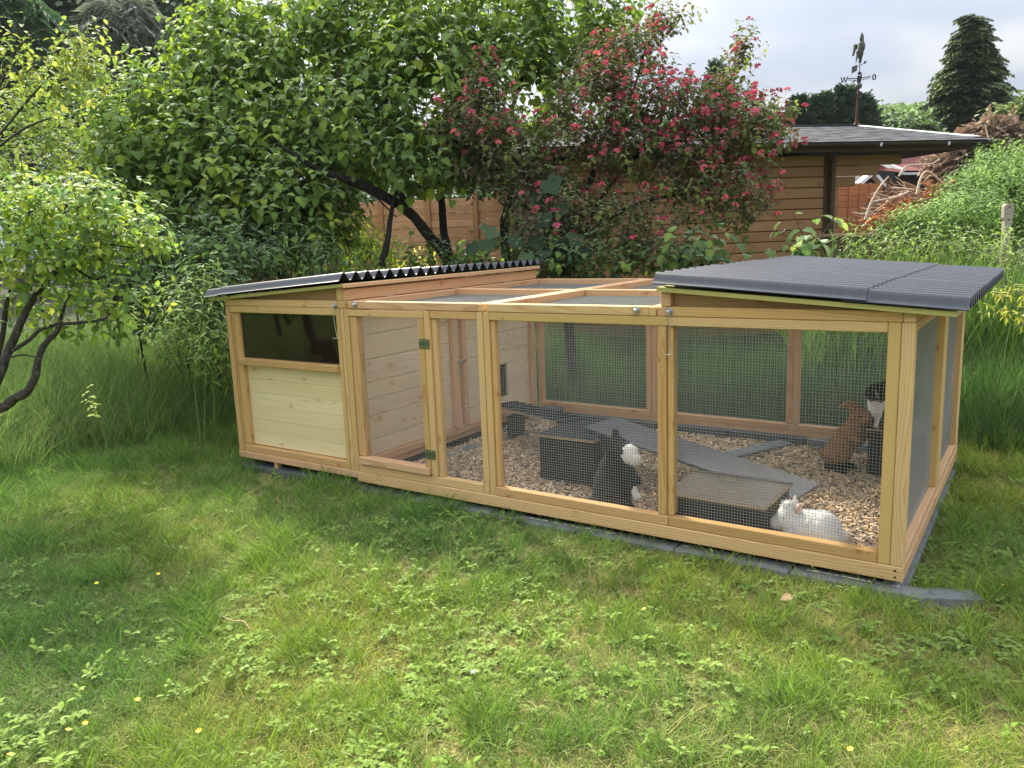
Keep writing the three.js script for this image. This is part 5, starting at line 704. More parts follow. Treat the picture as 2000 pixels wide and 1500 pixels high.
{ // vine with large lobed leaves
  const t = thing('grape_vine', 'vine with large lobed dark leaves climbing in the flowering bush', 'vine'), R = rng(91), s = new THREE.Shape(), N = 26; for (let i = 0; i <= N; i++) { const a = i / N * 6.283, r = 0.5 * (0.86 + 0.14 * Math.cos(a * 5) + 0.03 * Math.cos(a * 15)) * (1 - 0.45 * Math.pow(Math.max(0, -Math.cos(a)), 6)), x = Math.sin(a) * r, y = Math.cos(a) * r + 0.34; i ? s.lineTo(x, y) : s.moveTo(x, y); }
  const g = new THREE.ShapeGeometry(s); { const p = g.attributes.position; for (let i = 0; i < p.count; i++) { const x = p.getX(i), y = p.getY(i); p.setXYZ(i, x, 0.14 * Math.abs(x) - 0.2 * y * y + 0.03 * Math.sin(x * 17), y); } g.setAttribute('color', new THREE.Float32BufferAttribute(new Float32Array(p.count * 3).fill(1), 3)); g.computeVertexNormals(); }
  const ms = [[0.085, 0.16, 0.07], [0.06, 0.12, 0.06], [0.10, 0.18, 0.075]].map((c) => { const m = LEAF.clone(); m.color.setRGB(...c); return m; });
  [[[1075, 540, 6.7, 0.012], [1078, 470, 6.6, 0.009], [1072, 400, 6.5, 0.007], [1068, 355, 6.5, 0.003]], [[1078, 470, 6.6, 0.007], [1105, 430, 6.5, 0.005], [1130, 440, 6.5, 0.003]], [[1000, 520, 6.7, 0.009], [985, 470, 6.6, 0.006], [960, 440, 6.6, 0.003]]].forEach((p, i) => bough(t, 'stem', p, M.barkDark, 95 + i));
  for (const [x, y, w] of [[1065, 360, 44], [1050, 385, 36], [1095, 405, 40], [1080, 440, 36], [1120, 435, 38], [1105, 470, 40], [1130, 465, 36], [1055, 430, 34], [1045, 470, 34], [1070, 490, 34], [955, 450, 36], [945, 475, 32], [1010, 470, 30], [1090, 500, 34], [1030, 500, 30], [1140, 490, 28], [920, 480, 28]]) { const o = mesh('leaf', g, ms[Math.floor(R() * 3)], t), p = P(x, y - w * 0.3, 6.45 + R() * 0.15); o.position.copy(p); const dir = V(R() - 0.5, -0.8, R() - 0.5).addScaledVector(FWD, -0.5), up = UP.clone().multiplyScalar(0.4).addScaledVector(FWD, -0.8).add(V(R() - 0.5, 0, R() - 0.5)); basis(p, dir, up, w * 6.5 / FPX * 1.25).decompose(o.position, o.quaternion, o.scale); }
}
// ---------------------------------------------------------------- conifers and far trees
const spray = (seed, w) => { const R = rng(seed), m = new MB(), n = 11; for (let i = 0; i < n; i++) { const u = i / n, L = (0.42 - 0.26 * u) * w * (0.8 + R() * 0.4); for (const s of [-1, 1]) { const y = -0.25 * u * u + (R() - 0.5) * 0.05, a = [0, y, u], b = [s * L * 0.5, y - 0.03 + (R() - 0.5) * 0.08, u + 0.1], c = [s * L, y - 0.1 - 0.1 * R(), u + 0.24], t = 0.8 + R() * 0.4, k = [t, t, t]; m.poly([a, [b[0], b[1], b[2] - 0.07], c, [b[0], b[1] + 0.03, b[2] + 0.07]], null, k); } } m.poly([[0, -0.25, 1], [0.03, -0.2, 0.86], [0, -0.32, 1.12], [-0.03, -0.2, 0.86]], null, [1, 1, 1]); return m.geo(); };
const SPRAYS = [spray(1, 1), spray(2, 1.2), spray(3, 0.8)];
function conifer(label, px, topPy, basePy, dep, rPx, { n = 900, size = 0.5, pal, seed, pow = 0.8, group, droop = 0.35, rise = 0.15, name = 'conifer', lean = 0, ragged = 0.5 }) {
  const k = dep / FPX, top = P(px + lean, topPy, dep), base = P(px, basePy, dep), t = thing(name, label, 'tree', [base.x, GROUND, base.z], 0, group), H = top.y - GROUND, yb = base.y - GROUND, rad = rPx * k, R = rng(seed), mats = [[], [], []], cols = [[], [], []];
  const lx = top.x - base.x, lz = top.z - base.z; mesh('trunk', limb([[0, 0, 0, 0.03 + H * 0.012], [lx * 0.5, H * 0.5, lz * 0.5, 0.02 + H * 0.007], [lx, H * 0.98, lz, 0.01]], 7, seed, 0.1), M.barkDark, t);
  const nb = Math.round(n / 9);
  for (let b = 0; b < nb; b++) { const u = Math.pow(R(), 0.75), y = lerp(H, Math.max(0.2, yb), u), r = rad * Math.pow(Math.max(0.015, u), pow) * (1 - ragged * R()), a = R() * 6.283, c = pal[Math.floor(R() * pal.length)];
    for (let i = 0; i < 9; i++) { const f = 0.3 + 0.7 * Math.sqrt(i / 8), q = V(Math.cos(a) * r * f + (R() - 0.5) * size * 0.5 + lx * y / H, y - droop * r * f * f * 0.6 + (R() - 0.5) * size * 0.35 + 0.1 * r, Math.sin(a) * r * f + (R() - 0.5) * size * 0.5 + lz * y / H), aa = a + (R() - 0.5) * 1.5, g = Math.floor(R() * 3), v = 0.75 + R() * 0.5, s = size * (0.6 + R() * 0.7) * (0.6 + 0.4 * Math.min(1, u * 2)); mats[g].push(basis(q, V(Math.cos(aa), rise - droop * f, Math.sin(aa)), V((R() - 0.5) * 0.6, 1, (R() - 0.5) * 0.6), s)); cols[g].push(col(c[0] * v, c[1] * v, c[2] * v)); } }
  SPRAYS.forEach((g, i) => copies('needles', g, NEEDLE, mats[i], cols[i], t)); return t;
}
const palCon = [[0.10, 0.15, 0.05], [0.14, 0.19, 0.055], [0.075, 0.115, 0.045]], palYew = [[0.075, 0.14, 0.07], [0.095, 0.17, 0.075], [0.065, 0.12, 0.065]];
conifer('tall dark conifer with ragged outline against the sky at the right', 1900, 30, 300, 30, 78, { n: 3600, size: 0.62, pal: palCon, seed: 1, pow: 0.75, ragged: 0.75 });
[[1562, 206, 50], [1606, 198, 52], [1652, 180, 56], [1684, 202, 40], [1630, 215, 60]].forEach(([x, y, r], i) => conifer(['shortest dark conifer at the left end of the row behind the cabin roof', 'second conifer from the left in the row behind the cabin roof', 'tallest conifer in the row, just left of the weather vane pole', 'narrow conifer at the right end of the row behind the vane pole', 'low conifer filling the middle of the row behind the cabin roof'][i], x, y - 6, 300, 26, r * 0.64, { n: 1500, size: 0.4, pal: palYew, seed: 10 + i, pow: 0.8, droop: -0.2, rise: 1.5, group: 'conifers behind the cabin roof', ragged: 0.6 }));
conifer('dark conifer showing between the flowering branches under the sky', 1400, 130, 330, 24, 36, { n: 1300, size: 0.4, pal: palYew, seed: 21, pow: 0.7, droop: -0.2, rise: 1.5 });
const FAR = [clusterGeo(12, 0.34, 0.75, 5), clusterGeo(12, 0.3, 0.8, 6)], FARS = [clusterGeo(10, 0.2, 0.5, 7), clusterGeo(10, 0.18, 0.5, 8)];
function tree(name, label, cx, cy, dep, blobs, { n, pal, seed, geo = FAR, group, scale = 1, needle, mat = MATTE }) {
  const c = P(cx, cy, dep), t = thing(name, label, 'tree', [c.x, GROUND, c.z], 0, group), R = rng(seed), mats = [[], [], []], cols = [[], [], []];
  mesh('trunk', limb([[0, 0, 0, 0.16 * scale], [0.1, (c.y - GROUND) * 0.6, 0, 0.11 * scale], [0, c.y - GROUND, 0, 0.06 * scale]], 7, seed, 0.2), M.barkDark, t);
  const tot = blobs.reduce((a, b) => a + b[2] * b[3], 0), k = dep / FPX;
  for (const [px, py, rx, ry] of blobs) { const cc = P(px, py, dep); for (let i = 0; i < n * rx * ry / tot; i++) { let b = ball(R); const l = Math.hypot(...b) || 1, ln = Math.pow(l, 0.5) * (1 + 0.22 * n3(b[0] * 4 + px, b[1] * 4, b[2] * 4)); b = b.map((q) => q / l * ln); const p = cc.clone().addScaledVector(RIGHT, b[0] * rx * k).addScaledVector(UPC, b[1] * ry * k).addScaledVector(FWD, b[2] * (rx + ry) * 0.5 * k); if (p.y < GROUND) continue; p.x -= c.x; p.z -= c.z; p.y -= GROUND; const g = Math.floor(R() * geo.length), q = pal[Math.floor(R() * pal.length)], v = 0.75 + 0.5 * R(); mats[g].push(basis(p, V(R() - 0.5, (R() - 0.5) * 0.8 - (needle ? 0.5 : 0), R() - 0.5), V(R() - 0.5, 1.2, R() - 0.5), (0.7 + R() * 0.6) * scale)); cols[g].push(col(q[0] * v, q[1] * v, q[2] * v)); } }
  geo.forEach((g, i) => mats[i].length && copies('foliage', g, mat, mats[i], cols[i], t)); return t;
}
const palFar = [[0.12, 0.17, 0.10], [0.14, 0.19, 0.11], [0.10, 0.15, 0.09]], palGreyG = [[0.25, 0.28, 0.19], [0.20, 0.24, 0.17], [0.28, 0.31, 0.20]], palHill = [[0.17, 0.27, 0.08], [0.14, 0.23, 0.07], [0.20, 0.30, 0.09]];
tree('broad_tree', 'green feathery tree at the upper left corner of the photo', 30, 120, 26, [[20, 60, 90, 80], [60, 140, 70, 60], [-20, 160, 80, 80]], { n: 1700, pal: [[0.10, 0.20, 0.06], [0.085, 0.17, 0.06]], seed: 31, geo: SPRAYS, needle: true, scale: 0.8 });
tree('dark_tree', 'dark blue green tree at the top left behind the green feathery tree', 130, 80, 36, [[110, 60, 70, 90], [170, 20, 60, 60], [100, 160, 80, 70]], { n: 1700, pal: palFar, seed: 32, scale: 1.0 });
tree('pale_tree', 'pale grey green tree between dark trees at the top left', 235, 110, 34, [[235, 90, 50, 110], [270, 60, 40, 70], [220, 170, 60, 60], [230, 30, 34, 44]], { n: 1900, pal: palGreyG, seed: 33, geo: SPRAYS, needle: true, scale: 0.9 });
tree('dark_tree', 'dark dense tree right of the pale tree at the top of the photo', 330, 90, 38, [[330, 70, 80, 90], [390, 50, 50, 70], [350, 150, 90, 70], [300, 160, 60, 80]], { n: 2200, pal: palFar, seed: 34, scale: 1.0 });
{ // wooded slope that closes the view
  const R = rng(55), mats = [[], []], cols = [[], []];
  for (let i = 0; i < 34000; i++) { const u = R(), px = u < 0.62 ? 1600 + u * 800 : -300 + (u - 0.62) * 5400, far = R(), dep = lerp(42, 62, far), y0 = px < 500 ? 150 : 205, crown = (px > 1640 ? 236 : px > 600 ? 250 : 190) + 14 * n3(px * 0.011, 5, 2) + 9 * n3(px * 0.035, 1, 7) - far * 16 - 0.037 * (px - 1000) * 0.5, py = lerp(crown, 470, Math.pow(R(), 1.3)), p = P(px, py, dep), g = R() < 0.5 ? 0 : 1, q = palHill[Math.floor(R() * 3)], tone = px < 700 ? 0.6 : 1, v = (0.7 + 0.6 * R()) * tone; if (p.y < GROUND) continue; mats[g].push(basis(p, V(R() - 0.5, (R() - 0.5) * 0.6, R() - 0.5), V(R() - 0.5, 1.4, R() - 0.5), 1.0 + R() * 0.9)); cols[g].push(col(q[0] * v, q[1] * v, q[2] * v)); }
  const t = thing('wooded_hill', 'light green wooded hillside in the distance behind the cabin', null); t.userData.kind = 'stuff'; FARS.forEach((g, i) => copies('tree_crowns', g, MATTE, mats[i], cols[i], t));
}
tree('hedge', 'green hedge behind the red roofed house', 1760, 300, 30, [[1700, 330, 50, 40], [1800, 300, 90, 30], [1760, 260, 60, 22], [1950, 280, 80, 40]], { n: 2600, pal: palHill.concat(palFar), seed: 35, geo: FARS, scale: 1 });
tree('leafy_tree', 'pale green leafy tree at the right edge above the brush pile', 1990, 250, 20, [[1975, 255, 40, 40], [2010, 225, 30, 30], [1955, 240, 14, 16], [2040, 260, 60, 50]], { n: 520, pal: [[0.16, 0.22, 0.06], [0.12, 0.19, 0.05], [0.2, 0.25, 0.07]], seed: 36, geo: FARS });
// ---------------------------------------------------------------- green mound and brush pile at the right
{
  const R = rng(65), t = thing('brush_pile', 'pile of cut dry branches and brown conifer twigs beside the green mound', 'brush pile'), M1 = wood('larchC', 0.48, 0.34, 0.22, 0.9), M2 = wood('larchC', 0.60, 0.49, 0.36, 0.9), M3 = wood('larchC', 0.32, 0.20, 0.13, 0.9), d = 16;
  const zone = [[1762, 395, 50, 34, 120], [1712, 428, 22, 24, 24], [1795, 392, 40, 30, 60], [1890, 320, 60, 18, 50], [1960, 290, 60, 35, 70]];
  for (const [cx, cy, rx, ry, n] of zone) for (let i = 0; i < n * 0.62; i++) { const b = ball(R), c = P(cx + b[0] * rx, cy + b[1] * ry, d + b[2] * 0.7), a = (R() - 0.5) * 1.6 + (R() < 0.5 ? 0 : 2.6), L = 0.3 + R() * 0.7, dir = V(0, 0, 0).addScaledVector(RIGHT, Math.cos(a)).addScaledVector(UPC, Math.sin(a) * 0.7).addScaledVector(FWD, (R() - 0.5) * 0.7), p = [-0.5, -0.15, 0.2, 0.5].map((u, j) => { const q = c.clone().addScaledVector(dir, u * L); return [q.x + (R() - 0.5) * 0.06, q.y + (R() - 0.5) * 0.06, q.z, (0.011 + 0.012 * (i % 4 === 0)) * (1 - j * 0.2)]; }); mesh('branch', limb(p, 6, i + 1, 0.2), [M1, M2, M3][Math.floor(R() * 3)], t); }
  const tw = (nm, zs, n, pal, s0, dep) => { const mats = [[], [], []], cols = [[], [], []]; for (const [cx, cy, rx, ry, w] of zs) for (let i = 0; i < n * w; i++) { const b = ball(R), p = P(cx + b[0] * rx, cy + b[1] * ry, dep + b[2] * 0.7), g = Math.floor(R() * 3), q = pal[Math.floor(R() * pal.length)], v = 0.7 + R() * 0.6; mats[g].push(basis(p, V(R() - 0.5, (R() - 0.6) * 0.7, R() - 0.5), V(R() - 0.5, 1, R() - 0.5), s0 * (0.7 + R() * 0.7))); cols[g].push(col(q[0] * v, q[1] * v, q[2] * v)); } SPRAYS.forEach((g, i) => copies(nm, g, STRAW, mats[i], cols[i], t)); };
  tw('orange_conifer_twigs', [[1775, 415, 50, 26, 0.6], [1840, 375, 26, 22, 0.25], [1740, 430, 40, 16, 0.25]], 800, [[0.46, 0.19, 0.07], [0.40, 0.17, 0.065], [0.50, 0.24, 0.11]], 0.2, d - 0.3);
  tw('dry_twigs', [[1885, 316, 70, 20, 0.8], [1862, 345, 40, 24, 0.5], [1950, 270, 70, 36, 1.2], [1990, 310, 50, 40, 0.8], [1905, 290, 50, 24, 0.6], [1945, 255, 34, 24, 0.5]], 800, [[0.36, 0.245, 0.16], [0.29, 0.20, 0.13], [0.42, 0.30, 0.20]], 0.24, d);
  tw('dark_twigs', [[1762, 408, 45, 30, 0.6], [1960, 320, 50, 30, 0.5], [1885, 340, 50, 18, 0.5]], 300, [[0.17, 0.11, 0.075], [0.12, 0.08, 0.06]], 0.28, d + 0.5);
  for (const p of [[[1755, 345, 15.2, 0.017], [1770, 325, 15.2, 0.017], [1820, 320, 15.2, 0.014], [1835, 310, 15.2, 0.008]], [[1790, 380, 15.2, 0.025], [1800, 345, 15.2, 0.022], [1810, 335, 15.2, 0.020], [1850, 365, 15.2, 0.014]], [[1955, 295, 15.2, 0.020], [1972, 320, 15.2, 0.022], [1975, 338, 15.2, 0.017]], [[1935, 300, 15.2, 0.011], [1925, 250, 15.2, 0.017], [1922, 245, 15.2, 0.028]], [[1690, 430, 15.2, 0.028], [1700, 400, 15.2, 0.025], [1715, 370, 15.2, 0.017], [1735, 345, 15.2, 0.011]], [[1700, 395, 15.2, 0.020], [1750, 385, 15.2, 0.022], [1775, 375, 15.2, 0.025]]]) bough(t, 'branch', p, M2, 77);
}
shrub('green_mound', 'tall mound of feathery green weeds in front of the brush pile', 'bush', { seed: 101, size: 0.062, shape: LG.lance.concat(LG.small), palette: [[0.10, 0.19, 0.055], [0.08, 0.16, 0.05], [0.12, 0.21, 0.05], [0.065, 0.13, 0.045]], pairs: 5, gap: 0.45, rise: 1.1, shell: 0.42, mat: MATTE, twigs: false, blobs: [[1937, 400, 90, 70, 9.4, 0.9, 700], [1952, 340, 50, 45, 9.8, 0.6, 260], [1990, 400, 70, 70, 9.2, 0.8, 420], [1862, 440, 90, 40, 9.0, 0.7, 420], [1792, 445, 60, 26, 9.3, 0.5, 150], [1990, 350, 50, 30, 9.8, 0.5, 160], [2070, 400, 80, 90, 9.4, 0.8, 200]] });

// ---------------------------------------------------------------- grass
function bladesGeo(seed, n, { h0, h1, w, r, lean, segs = 3, pal, curve = 1 }) {
  const R = rng(seed), m = new MB();
  for (let i = 0; i < n; i++) {
    const a = R() * 6.283, rr = r * Math.sqrt(R()), x = Math.cos(a) * rr, z = Math.sin(a) * rr, h = lerp(h0, h1, R()), b = R() * 6.283, ln = lean * (0.4 + R()) * h, ww = w * (0.7 + 0.6 * R()), f = R() * 3.14, c = pal[Math.floor(R() * pal.length)], v = 0.55 + R() * 1.5, cc = c.map((q, j) => q * v * [0.98, 1.02, 0.78][j]), px = Math.cos(f) * ww, pz = Math.sin(f) * ww; let last = null;
    for (let s = 0; s <= segs; s++) { const u = s / segs, bend = Math.pow(u, 1.7), q = [x + Math.cos(b) * ln * bend, h * (u - 0.28 * curve * lean * bend * u), z + Math.sin(b) * ln * bend], k = (1 - u * 0.92), nn = [-pz / ww * 0.8, 0.6, px / ww * 0.8], A = m.v([q[0] - px * k, q[1], q[2] - pz * k], nn, null, cc), B = m.v([q[0] + px * k, q[1], q[2] + pz * k], nn, null, cc); if (last) m.i.push(last[0], last[1], A, last[1], B, A); last = [A, B]; }
  }
  const g = m.geo(); g.computeVertexNormals(); return g;
}
const G1 = [[0.15, 0.195, 0.04], [0.17, 0.22, 0.042], [0.115, 0.16, 0.036], [0.21, 0.235, 0.06], [0.30, 0.265, 0.11]], G2 = [[0.125, 0.205, 0.034], [0.15, 0.235, 0.038], [0.18, 0.255, 0.045]], GS = [[0.42, 0.34, 0.18], [0.34, 0.275, 0.14], [0.27, 0.23, 0.10], [0.22, 0.21, 0.08]];
const SHORT = [1, 2, 3, 4].map((s) => bladesGeo(s, 18, { h0: 0.03, h1: 0.095, w: 0.0027, r: 0.053, lean: 0.85, pal: G1 })), LONG = [5, 6].map((s) => bladesGeo(s, 24, { h0: 0.07, h1: 0.2, w: 0.0034, r: 0.055, lean: 0.75, pal: G2 })), FLAT = [7, 8, 9].map((s) => bladesGeo(s, 16, { h0: 0.03, h1: 0.065, w: 0.0019, r: 0.055, lean: 2.2, pal: GS, curve: 0.9 }));
const cloverG = (() => { const R = rng(14), gs = []; for (let i = 0; i < 7; i++) { const x = (R() - 0.5) * 0.07, z = (R() - 0.5) * 0.07, h = 0.02 + R() * 0.025, s = 0.011 + R() * 0.007; for (let k = 0; k < 3; k++) { const g = leafGeo([0.1, 0.36, 0.45, 0.3], { curl: 0.2, fold: 0.25, base: [0.15, 0.25, 0.03], mid: [0.21, 0.31, 0.05] }); g.scale(s, s, s); g.rotateY(k * 2.1 + i); g.translate(x, h, z); gs.push(g); } } return mergeGeometries(gs); })();
const weedG = (() => { const R = rng(15), gs = []; for (let i = 0; i < 9; i++) { const g = leafGeo([0.05, 0.2, 0.24, 0.16, 0.01], { curl: 0.35, fold: 0.2, base: [0.15, 0.25, 0.03], mid: [0.22, 0.32, 0.05] }); const s = 0.016 + R() * 0.018; g.scale(s, s, s); g.rotateX(-0.5 - R() * 0.5); g.rotateY(i * 2.4); g.translate((R() - 0.5) * 0.02, 0.01 + R() * 0.04, (R() - 0.5) * 0.02); gs.push(g); } return mergeGeometries(gs); })();
{
  const t = thing('lawn_grass', 'rough lawn of green and straw coloured grass in front of the run', null); t.userData.kind = 'stuff';
  const R = rng(121), S = { s: SHORT.map(() => [[], []]), l: LONG.map(() => [[], []]), f: FLAT.map(() => [[], []]), c: [[[], []]], w: [[[], []]] }, q = new THREE.Object3D();
  const put = (b, x, z, s, c) => { q.position.set(x, groundAt(x, z) - 0.004, z); q.rotation.set((R() - 0.5) * 0.35, R() * 6.283, (R() - 0.5) * 0.35); q.scale.set(s * (0.85 + R() * 0.3), s * (0.8 + R() * 0.4), s * (0.85 + R() * 0.3)); q.updateMatrix(); b[0].push(q.matrix.clone()); b[1].push(c); };
  const N = 62000; let placed = 0;
  for (let i = 0; i < N * 6 && placed < N; i++) {
    const x = lerp(-2.6, 8.6, R()), z = lerp(-3.2, 4.2, R()); if (x > -0.03 && x < 3.925 && z < 0.012 && z > -2.05) continue; if (x > 3.9 && x < 4.26 && Math.abs(z + 0.01) < 0.055) continue; if (z < -2.3 && x < 3.7) continue;
    const v = V(x, GROUND, z).sub(camera.position), dz = v.dot(FWD); if (dz < 0.35) continue; const sx = v.dot(RIGHT) / dz * FPX, sy = v.dot(UPC) / dz * FPX; const off = Math.abs(sx) > 1080 || sy < -830; if (sy > 100 || (off && R() > 0.22)) continue;
    if (R() > Math.min(1, 6.5 / Math.max(2, dz * dz) + 0.28)) continue; placed++;
    const dry = fbm(x * 0.9 + 3, z * 0.9, 1, 3) + 0.30 * sstep(0.9, 0.0, Math.abs(z - 0.35)) + 0.12 * sstep(1.5, 3.2, x) - 0.03, lush = fbm(x * 1.3 + 40, z * 1.3, 2, 3), tuft = fbm(x * 3.1 + 9, z * 3.1, 3, 2), hue = n3(x * 0.7, 8, z * 0.7), far = sstep(2.5, 5.5, dz);
    const tn = 0.8 + R() * 0.4, warm = sstep(-0.3, 0.45, hue + 0.12 * (x - 1.5)), C = col(tn * lerp(0.72, 1.22, warm), tn * lerp(0.88, 1.1, warm), tn * lerp(1.0, 0.85, warm)), s = lerp(0.85, 1.25, far) * (0.85 + 0.5 * Math.max(0, tuft));
    const u = R();
    if (u < 0.11 + 0.58 * sstep(-0.06, 0.38, dry)) put(S.f[Math.floor(R() * 3)], x, z, s * 1.05, col(tn, tn, tn)); else if (u > 0.90 - 0.42 * sstep(0.08, 0.40, tuft)) put(S.l[R() < 0.5 ? 0 : 1], x, z, s * (0.6 + 0.4 * R()), C); else put(S.s[Math.floor(R() * 4)], x, z, s, C);
    if (lush > -0.1 && R() < 0.035 + 0.09 * sstep(0.1, 0.35, lush)) put(S.c[0], x + 0.02, z, 0.9 + R() * 0.5, col(tn, tn, tn)); if (R() < 0.02 + 0.22 * sstep(0.2, 0.45, fbm(x * 0.8 + 70, z * 0.8, 4, 3) + 0.5 * Math.exp(-((x - 1.9) ** 2 + (z - 0.75) ** 2) * 1.8))) put(S.w[0], x, z + 0.02, 0.8 + R() * 0.7, col(tn, tn, tn));
  }
  S.s.forEach((b, i) => copies('grass', SHORT[i], MATTE, b[0], b[1], t)); S.l.forEach((b, i) => copies('long_grass', LONG[i], MATTE, b[0], b[1], t)); S.f.forEach((b, i) => copies('dry_grass', FLAT[i], STRAW, b[0], b[1], t)); copies('clover', cloverG, MATTE, S.c[0][0], S.c[0][1], t); copies('small_weeds', weedG, MATTE, S.w[0][0], S.w[0][1], t);
}
const TALLP = [[0.10, 0.18, 0.04], [0.13, 0.22, 0.05], [0.07, 0.135, 0.035], [0.19, 0.235, 0.08]], TALL = [21, 22, 23].map((s) => bladesGeo(s, 26, { h0: 0.3, h1: 0.72, w: 0.0045, r: 0.12, lean: 0.42, segs: 5, pal: TALLP }));
const MEAD = [31, 32].map((s) => bladesGeo(s, 28, { h0: 0.3, h1: 0.8, w: 0.0034, r: 0.15, lean: 0.75, segs: 4, pal: [[0.21, 0.29, 0.09], [0.26, 0.32, 0.13], [0.14, 0.21, 0.06], [0.10, 0.16, 0.05]] }));
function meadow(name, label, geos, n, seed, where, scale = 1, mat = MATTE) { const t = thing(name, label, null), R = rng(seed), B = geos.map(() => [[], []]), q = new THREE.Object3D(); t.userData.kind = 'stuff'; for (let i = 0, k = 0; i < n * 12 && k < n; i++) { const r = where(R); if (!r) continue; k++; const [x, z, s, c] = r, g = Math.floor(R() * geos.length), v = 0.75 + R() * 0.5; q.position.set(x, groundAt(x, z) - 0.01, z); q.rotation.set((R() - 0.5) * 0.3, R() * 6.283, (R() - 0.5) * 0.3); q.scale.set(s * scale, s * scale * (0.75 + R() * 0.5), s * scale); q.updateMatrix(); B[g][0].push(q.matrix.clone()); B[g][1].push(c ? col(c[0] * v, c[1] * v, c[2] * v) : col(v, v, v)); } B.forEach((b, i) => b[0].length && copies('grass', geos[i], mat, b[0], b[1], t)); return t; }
const edgeL = (z) => -1.15 - 0.1 * z + 0.18 * n3(3, z * 1.3, 1) + 0.1 * n3(7, z * 4, 2);
meadow('tall_grass', 'tall uncut meadow grass under the apple tree left of the hutch', MEAD.concat(TALL.slice(0, 1)), 4200, 131, (R) => { const x = lerp(-6.5, -0.2, R()), z = lerp(-4.2, 6, R()); if (z > 1.0 && x > -2.4) return null; if (z > 1.5 && R() < 0.5) return null; const e = edgeL(z) - (z > -0.9 ? 0 : -0.75 * sstep(-0.9, -1.6, z)); return x < e ? [x, z, 0.7 + 0.4 * sstep(0, 0.7, e - x)] : null; });
meadow('tall_grass', 'tall dark green grass on the right behind the run', TALL, 1500, 132, (R) => { const x = lerp(3.3, 8.5, R()), z = lerp(-8, -2.2, R()); const e = 4.15 + 0.15 * n3(z * 1.5, 3, 1); if (z > -2.6 && x < e + 0.3) return null; return [x, z, 0.62 + 0.4 * R(), [0.72, 0.84, 0.62]]; });
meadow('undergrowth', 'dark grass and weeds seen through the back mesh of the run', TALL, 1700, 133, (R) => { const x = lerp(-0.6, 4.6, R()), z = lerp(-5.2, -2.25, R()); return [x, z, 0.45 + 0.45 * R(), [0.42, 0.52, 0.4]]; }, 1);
meadow('weeds', 'tall grass and weeds growing above the far edge of the right roof', TALL, 420, 134, (R) => { const p = P(lerp(1600, 2050, R()), 500, lerp(6.6, 8.6, R())); return [p.x, p.z, 1.45 + 0.6 * R(), [1.1, 1.15, 0.9]]; });
shrub('leafy_weeds', 'light green leafy weeds standing above the right roof edge', 'plant', { seed: 141, size: 0.075, shape: LG.lance, palette: [[0.11, 0.18, 0.045], [0.14, 0.21, 0.05], [0.085, 0.155, 0.045]], pairs: 6, gap: 0.45, rise: 1.6, shell: 0.9, blobs: [[1700, 490, 70, 22, 7, 0.3, 24], [1800, 490, 80, 22, 7, 0.3, 26], [1900, 500, 80, 22, 7, 0.3, 26], [1975, 520, 40, 30, 6.8, 0.3, 16]] });
shrub('yellow_plant', 'yellow green feathery branch hanging beside the right roof corner', 'plant', { seed: 142, st: 0.005, size: 0.06, shape: LG.lance, palette: [[0.21, 0.235, 0.04], [0.17, 0.21, 0.04], [0.14, 0.19, 0.035]], pairs: 5, gap: 0.4, rise: 0.1, shell: 0.9, stems: [[1985, 580, 5.6]], blobs: [[1978, 575, 30, 14, 5.5, 0.15, 7], [1992, 602, 22, 14, 5.5, 0.15, 6]] });
shrub('weed_stalk', 'single pale leafed weed stalk at the edge of the tall grass on the left', 'plant', { seed: 143, st: 0.003, size: 0.035, shape: LG.heart, palette: [[0.22, 0.30, 0.07], [0.26, 0.33, 0.08]], pairs: 2, rise: 1.5, shell: 1, stems: [[183, 760, 4.9]], blobs: [[183, 800, 6, 40, 4.9, 0.04, 7]] });
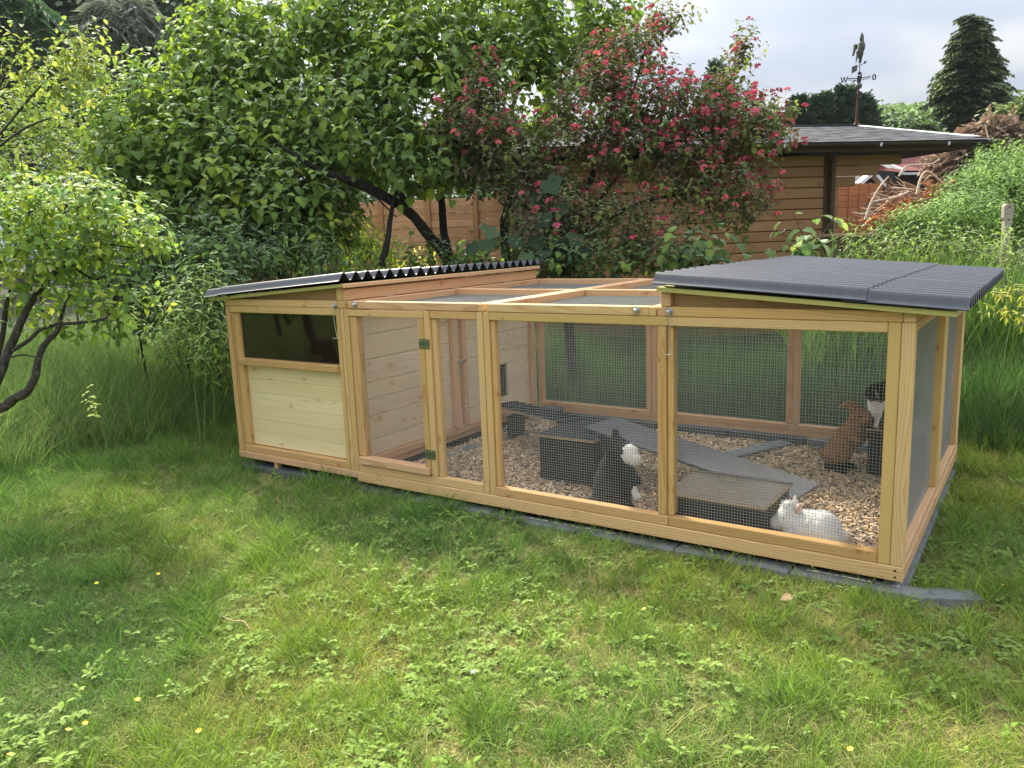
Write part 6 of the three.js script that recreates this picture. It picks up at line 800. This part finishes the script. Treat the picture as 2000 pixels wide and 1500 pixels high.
// small things in the lawn
{
  const R = rng(151), yel = std({ color: col(0.85, 0.60, 0.03), roughness: 0.45 }), stem = std({ color: col(0.12, 0.2, 0.04), roughness: 0.8 }), pet = mergeGeometries([0, 1, 2, 3, 4].map((k) => leafGeo([0.1, 0.4, 0.5, 0.3], { curl: -0.35 }).scale(0.0085, 0.0085, 0.0085).rotateY(k * 1.257)));
  const spots = [[270, 1378, 'on short grass at the lower left'], [190, 1148, 'on the left of the lawn below the tall grass'], [310, 1130, 'on pale grass left of centre'], [1955, 1152, 'beside the stone at the right edge'], [1258, 1200, 'in the middle below the run'], [22, 1487, 'in the bottom left corner'], [135, 1438, 'in dark grass at the lower left'], [168, 1425, 'among clover at the lower left'], [390, 1440, 'at the bottom left of centre'], [1660, 1477, 'at the bottom right'], [1826, 1005, 'against the right side of the run']];
  for (const [px, py, where] of spots) { const d = P(px, py, 1).sub(camera.position), k = (GROUND + 0.05 - camera.position.y) / d.y, p = camera.position.clone().addScaledVector(d, k), t = thing('buttercup', 'small yellow buttercup ' + where, 'flower', [p.x, groundAt(p.x, p.z), p.z], R() * 6, 'buttercups in the lawn'); mesh('stem', limb([[0, 0, 0, 0.0009], [0.004, 0.04, 0, 0.0008], [0, p.y - groundAt(p.x, p.z) + 0.02, 0.002, 0.0008]], 5, 2, 0), stem, t); const o = mesh('petals', pet, yel, t); o.position.y = p.y - groundAt(p.x, p.z) + 0.02; o.rotation.x = 0.3; }
  const onG = (px, py, h = 0.03) => { const d = P(px, py, 1).sub(camera.position), k = (GROUND + h - camera.position.y) / d.y; return camera.position.clone().addScaledVector(d, k); };
  const rod = (name, label, pts, mat, cat) => tag(mesh(name, limb(pts.map(([x, y, h, r]) => { const p = onG(x, y, h); return [p.x, p.y, p.z, r]; }), 6, 7, 0.2), mat), label, cat);
  rod('twig', 'pale dry forked twig lying on the lawn left of centre', [[432, 1203, 0.03, 0.0022], [455, 1212, 0.045, 0.0022], [476, 1214, 0.05, 0.0024], [483, 1222, 0.04, 0.0026], [489, 1229, 0.03, 0.003]], wood('larchC', 0.55, 0.42, 0.25, 0.9), 'twig');
  rod('twig', 'thin brown twig lying on the lawn in front of the door', [[720, 1040, 0.04, 0.002], [742, 1050, 0.05, 0.002], [750, 1066, 0.04, 0.002], [757, 1085, 0.03, 0.0015]], wood('larchC', 0.34, 0.26, 0.18, 0.9), 'twig');
  rod('twig', 'long bare twig lying in the grass at the far left of the lawn', [[40, 1068, 0.03, 0.003], [90, 1055, 0.05, 0.003], [130, 1035, 0.06, 0.0025], [165, 1012, 0.05, 0.0015]], wood('larchC', 0.30, 0.24, 0.17, 0.9), 'twig');
  const lf = (label, px, py, c, s, a) => { const p = onG(px, py, 0.055), m = leafMat({ transmission: 0.15 }); m.color.setRGB(...c); const o = mesh('dry_leaf', leafGeo([0.03, 0.28, 0.34, 0.26, 0.02], { fold: 0.3, curl: 0.4 }), m); basis(p, V(Math.cos(a), 0.2, Math.sin(a)), V(0.2, 1, 0.5), s).decompose(o.position, o.quaternion, o.scale); tag(o, label, 'leaf'); };
  lf('curled tan leaf lying on the grass in front of the right end of the run', 1548, 1165, [0.55, 0.38, 0.22], 0.05, 2.2);  lf('white leaf lying at the edge of the tall grass on the left', 283, 838, [0.6, 0.56, 0.5], 0.06, 0.3);
  const wc = std({ color: col(0.75, 0.73, 0.66), roughness: 0.9 }); { const p = onG(925, 1311, 0.07), t = thing('clover_flower', 'round white clover flower low in the lawn right of centre', 'flower', [p.x, groundAt(p.x, p.z), p.z]); mesh('stem', limb([[0, 0, 0, 0.001], [0, p.y - GROUND, 0, 0.001]], 5, 1, 0), stem, t); const gs = []; for (let i = 0; i < 40; i++) { const a = R() * 6.28, b = Math.acos(1 - R() * 1.7), d = V(Math.sin(b) * Math.cos(a), Math.cos(b), Math.sin(b) * Math.sin(a)); gs.push(new THREE.ConeGeometry(0.0018, 0.009, 4).translate(0, 0.007, 0).applyQuaternion(new THREE.Quaternion().setFromUnitVectors(UP, d))); } const o = mesh('head', mergeGeometries(gs), wc, t); o.position.y = p.y - GROUND + 0.02; }
}

const renderer = new THREE.WebGLRenderer({ antialias: true });
renderer.toneMapping = THREE.LinearToneMapping; renderer.toneMappingExposure = EXPOSURE;
renderer.shadowMap.enabled = true; renderer.shadowMap.type = THREE.PCFSoftShadowMap;
renderer.render(scene, camera);
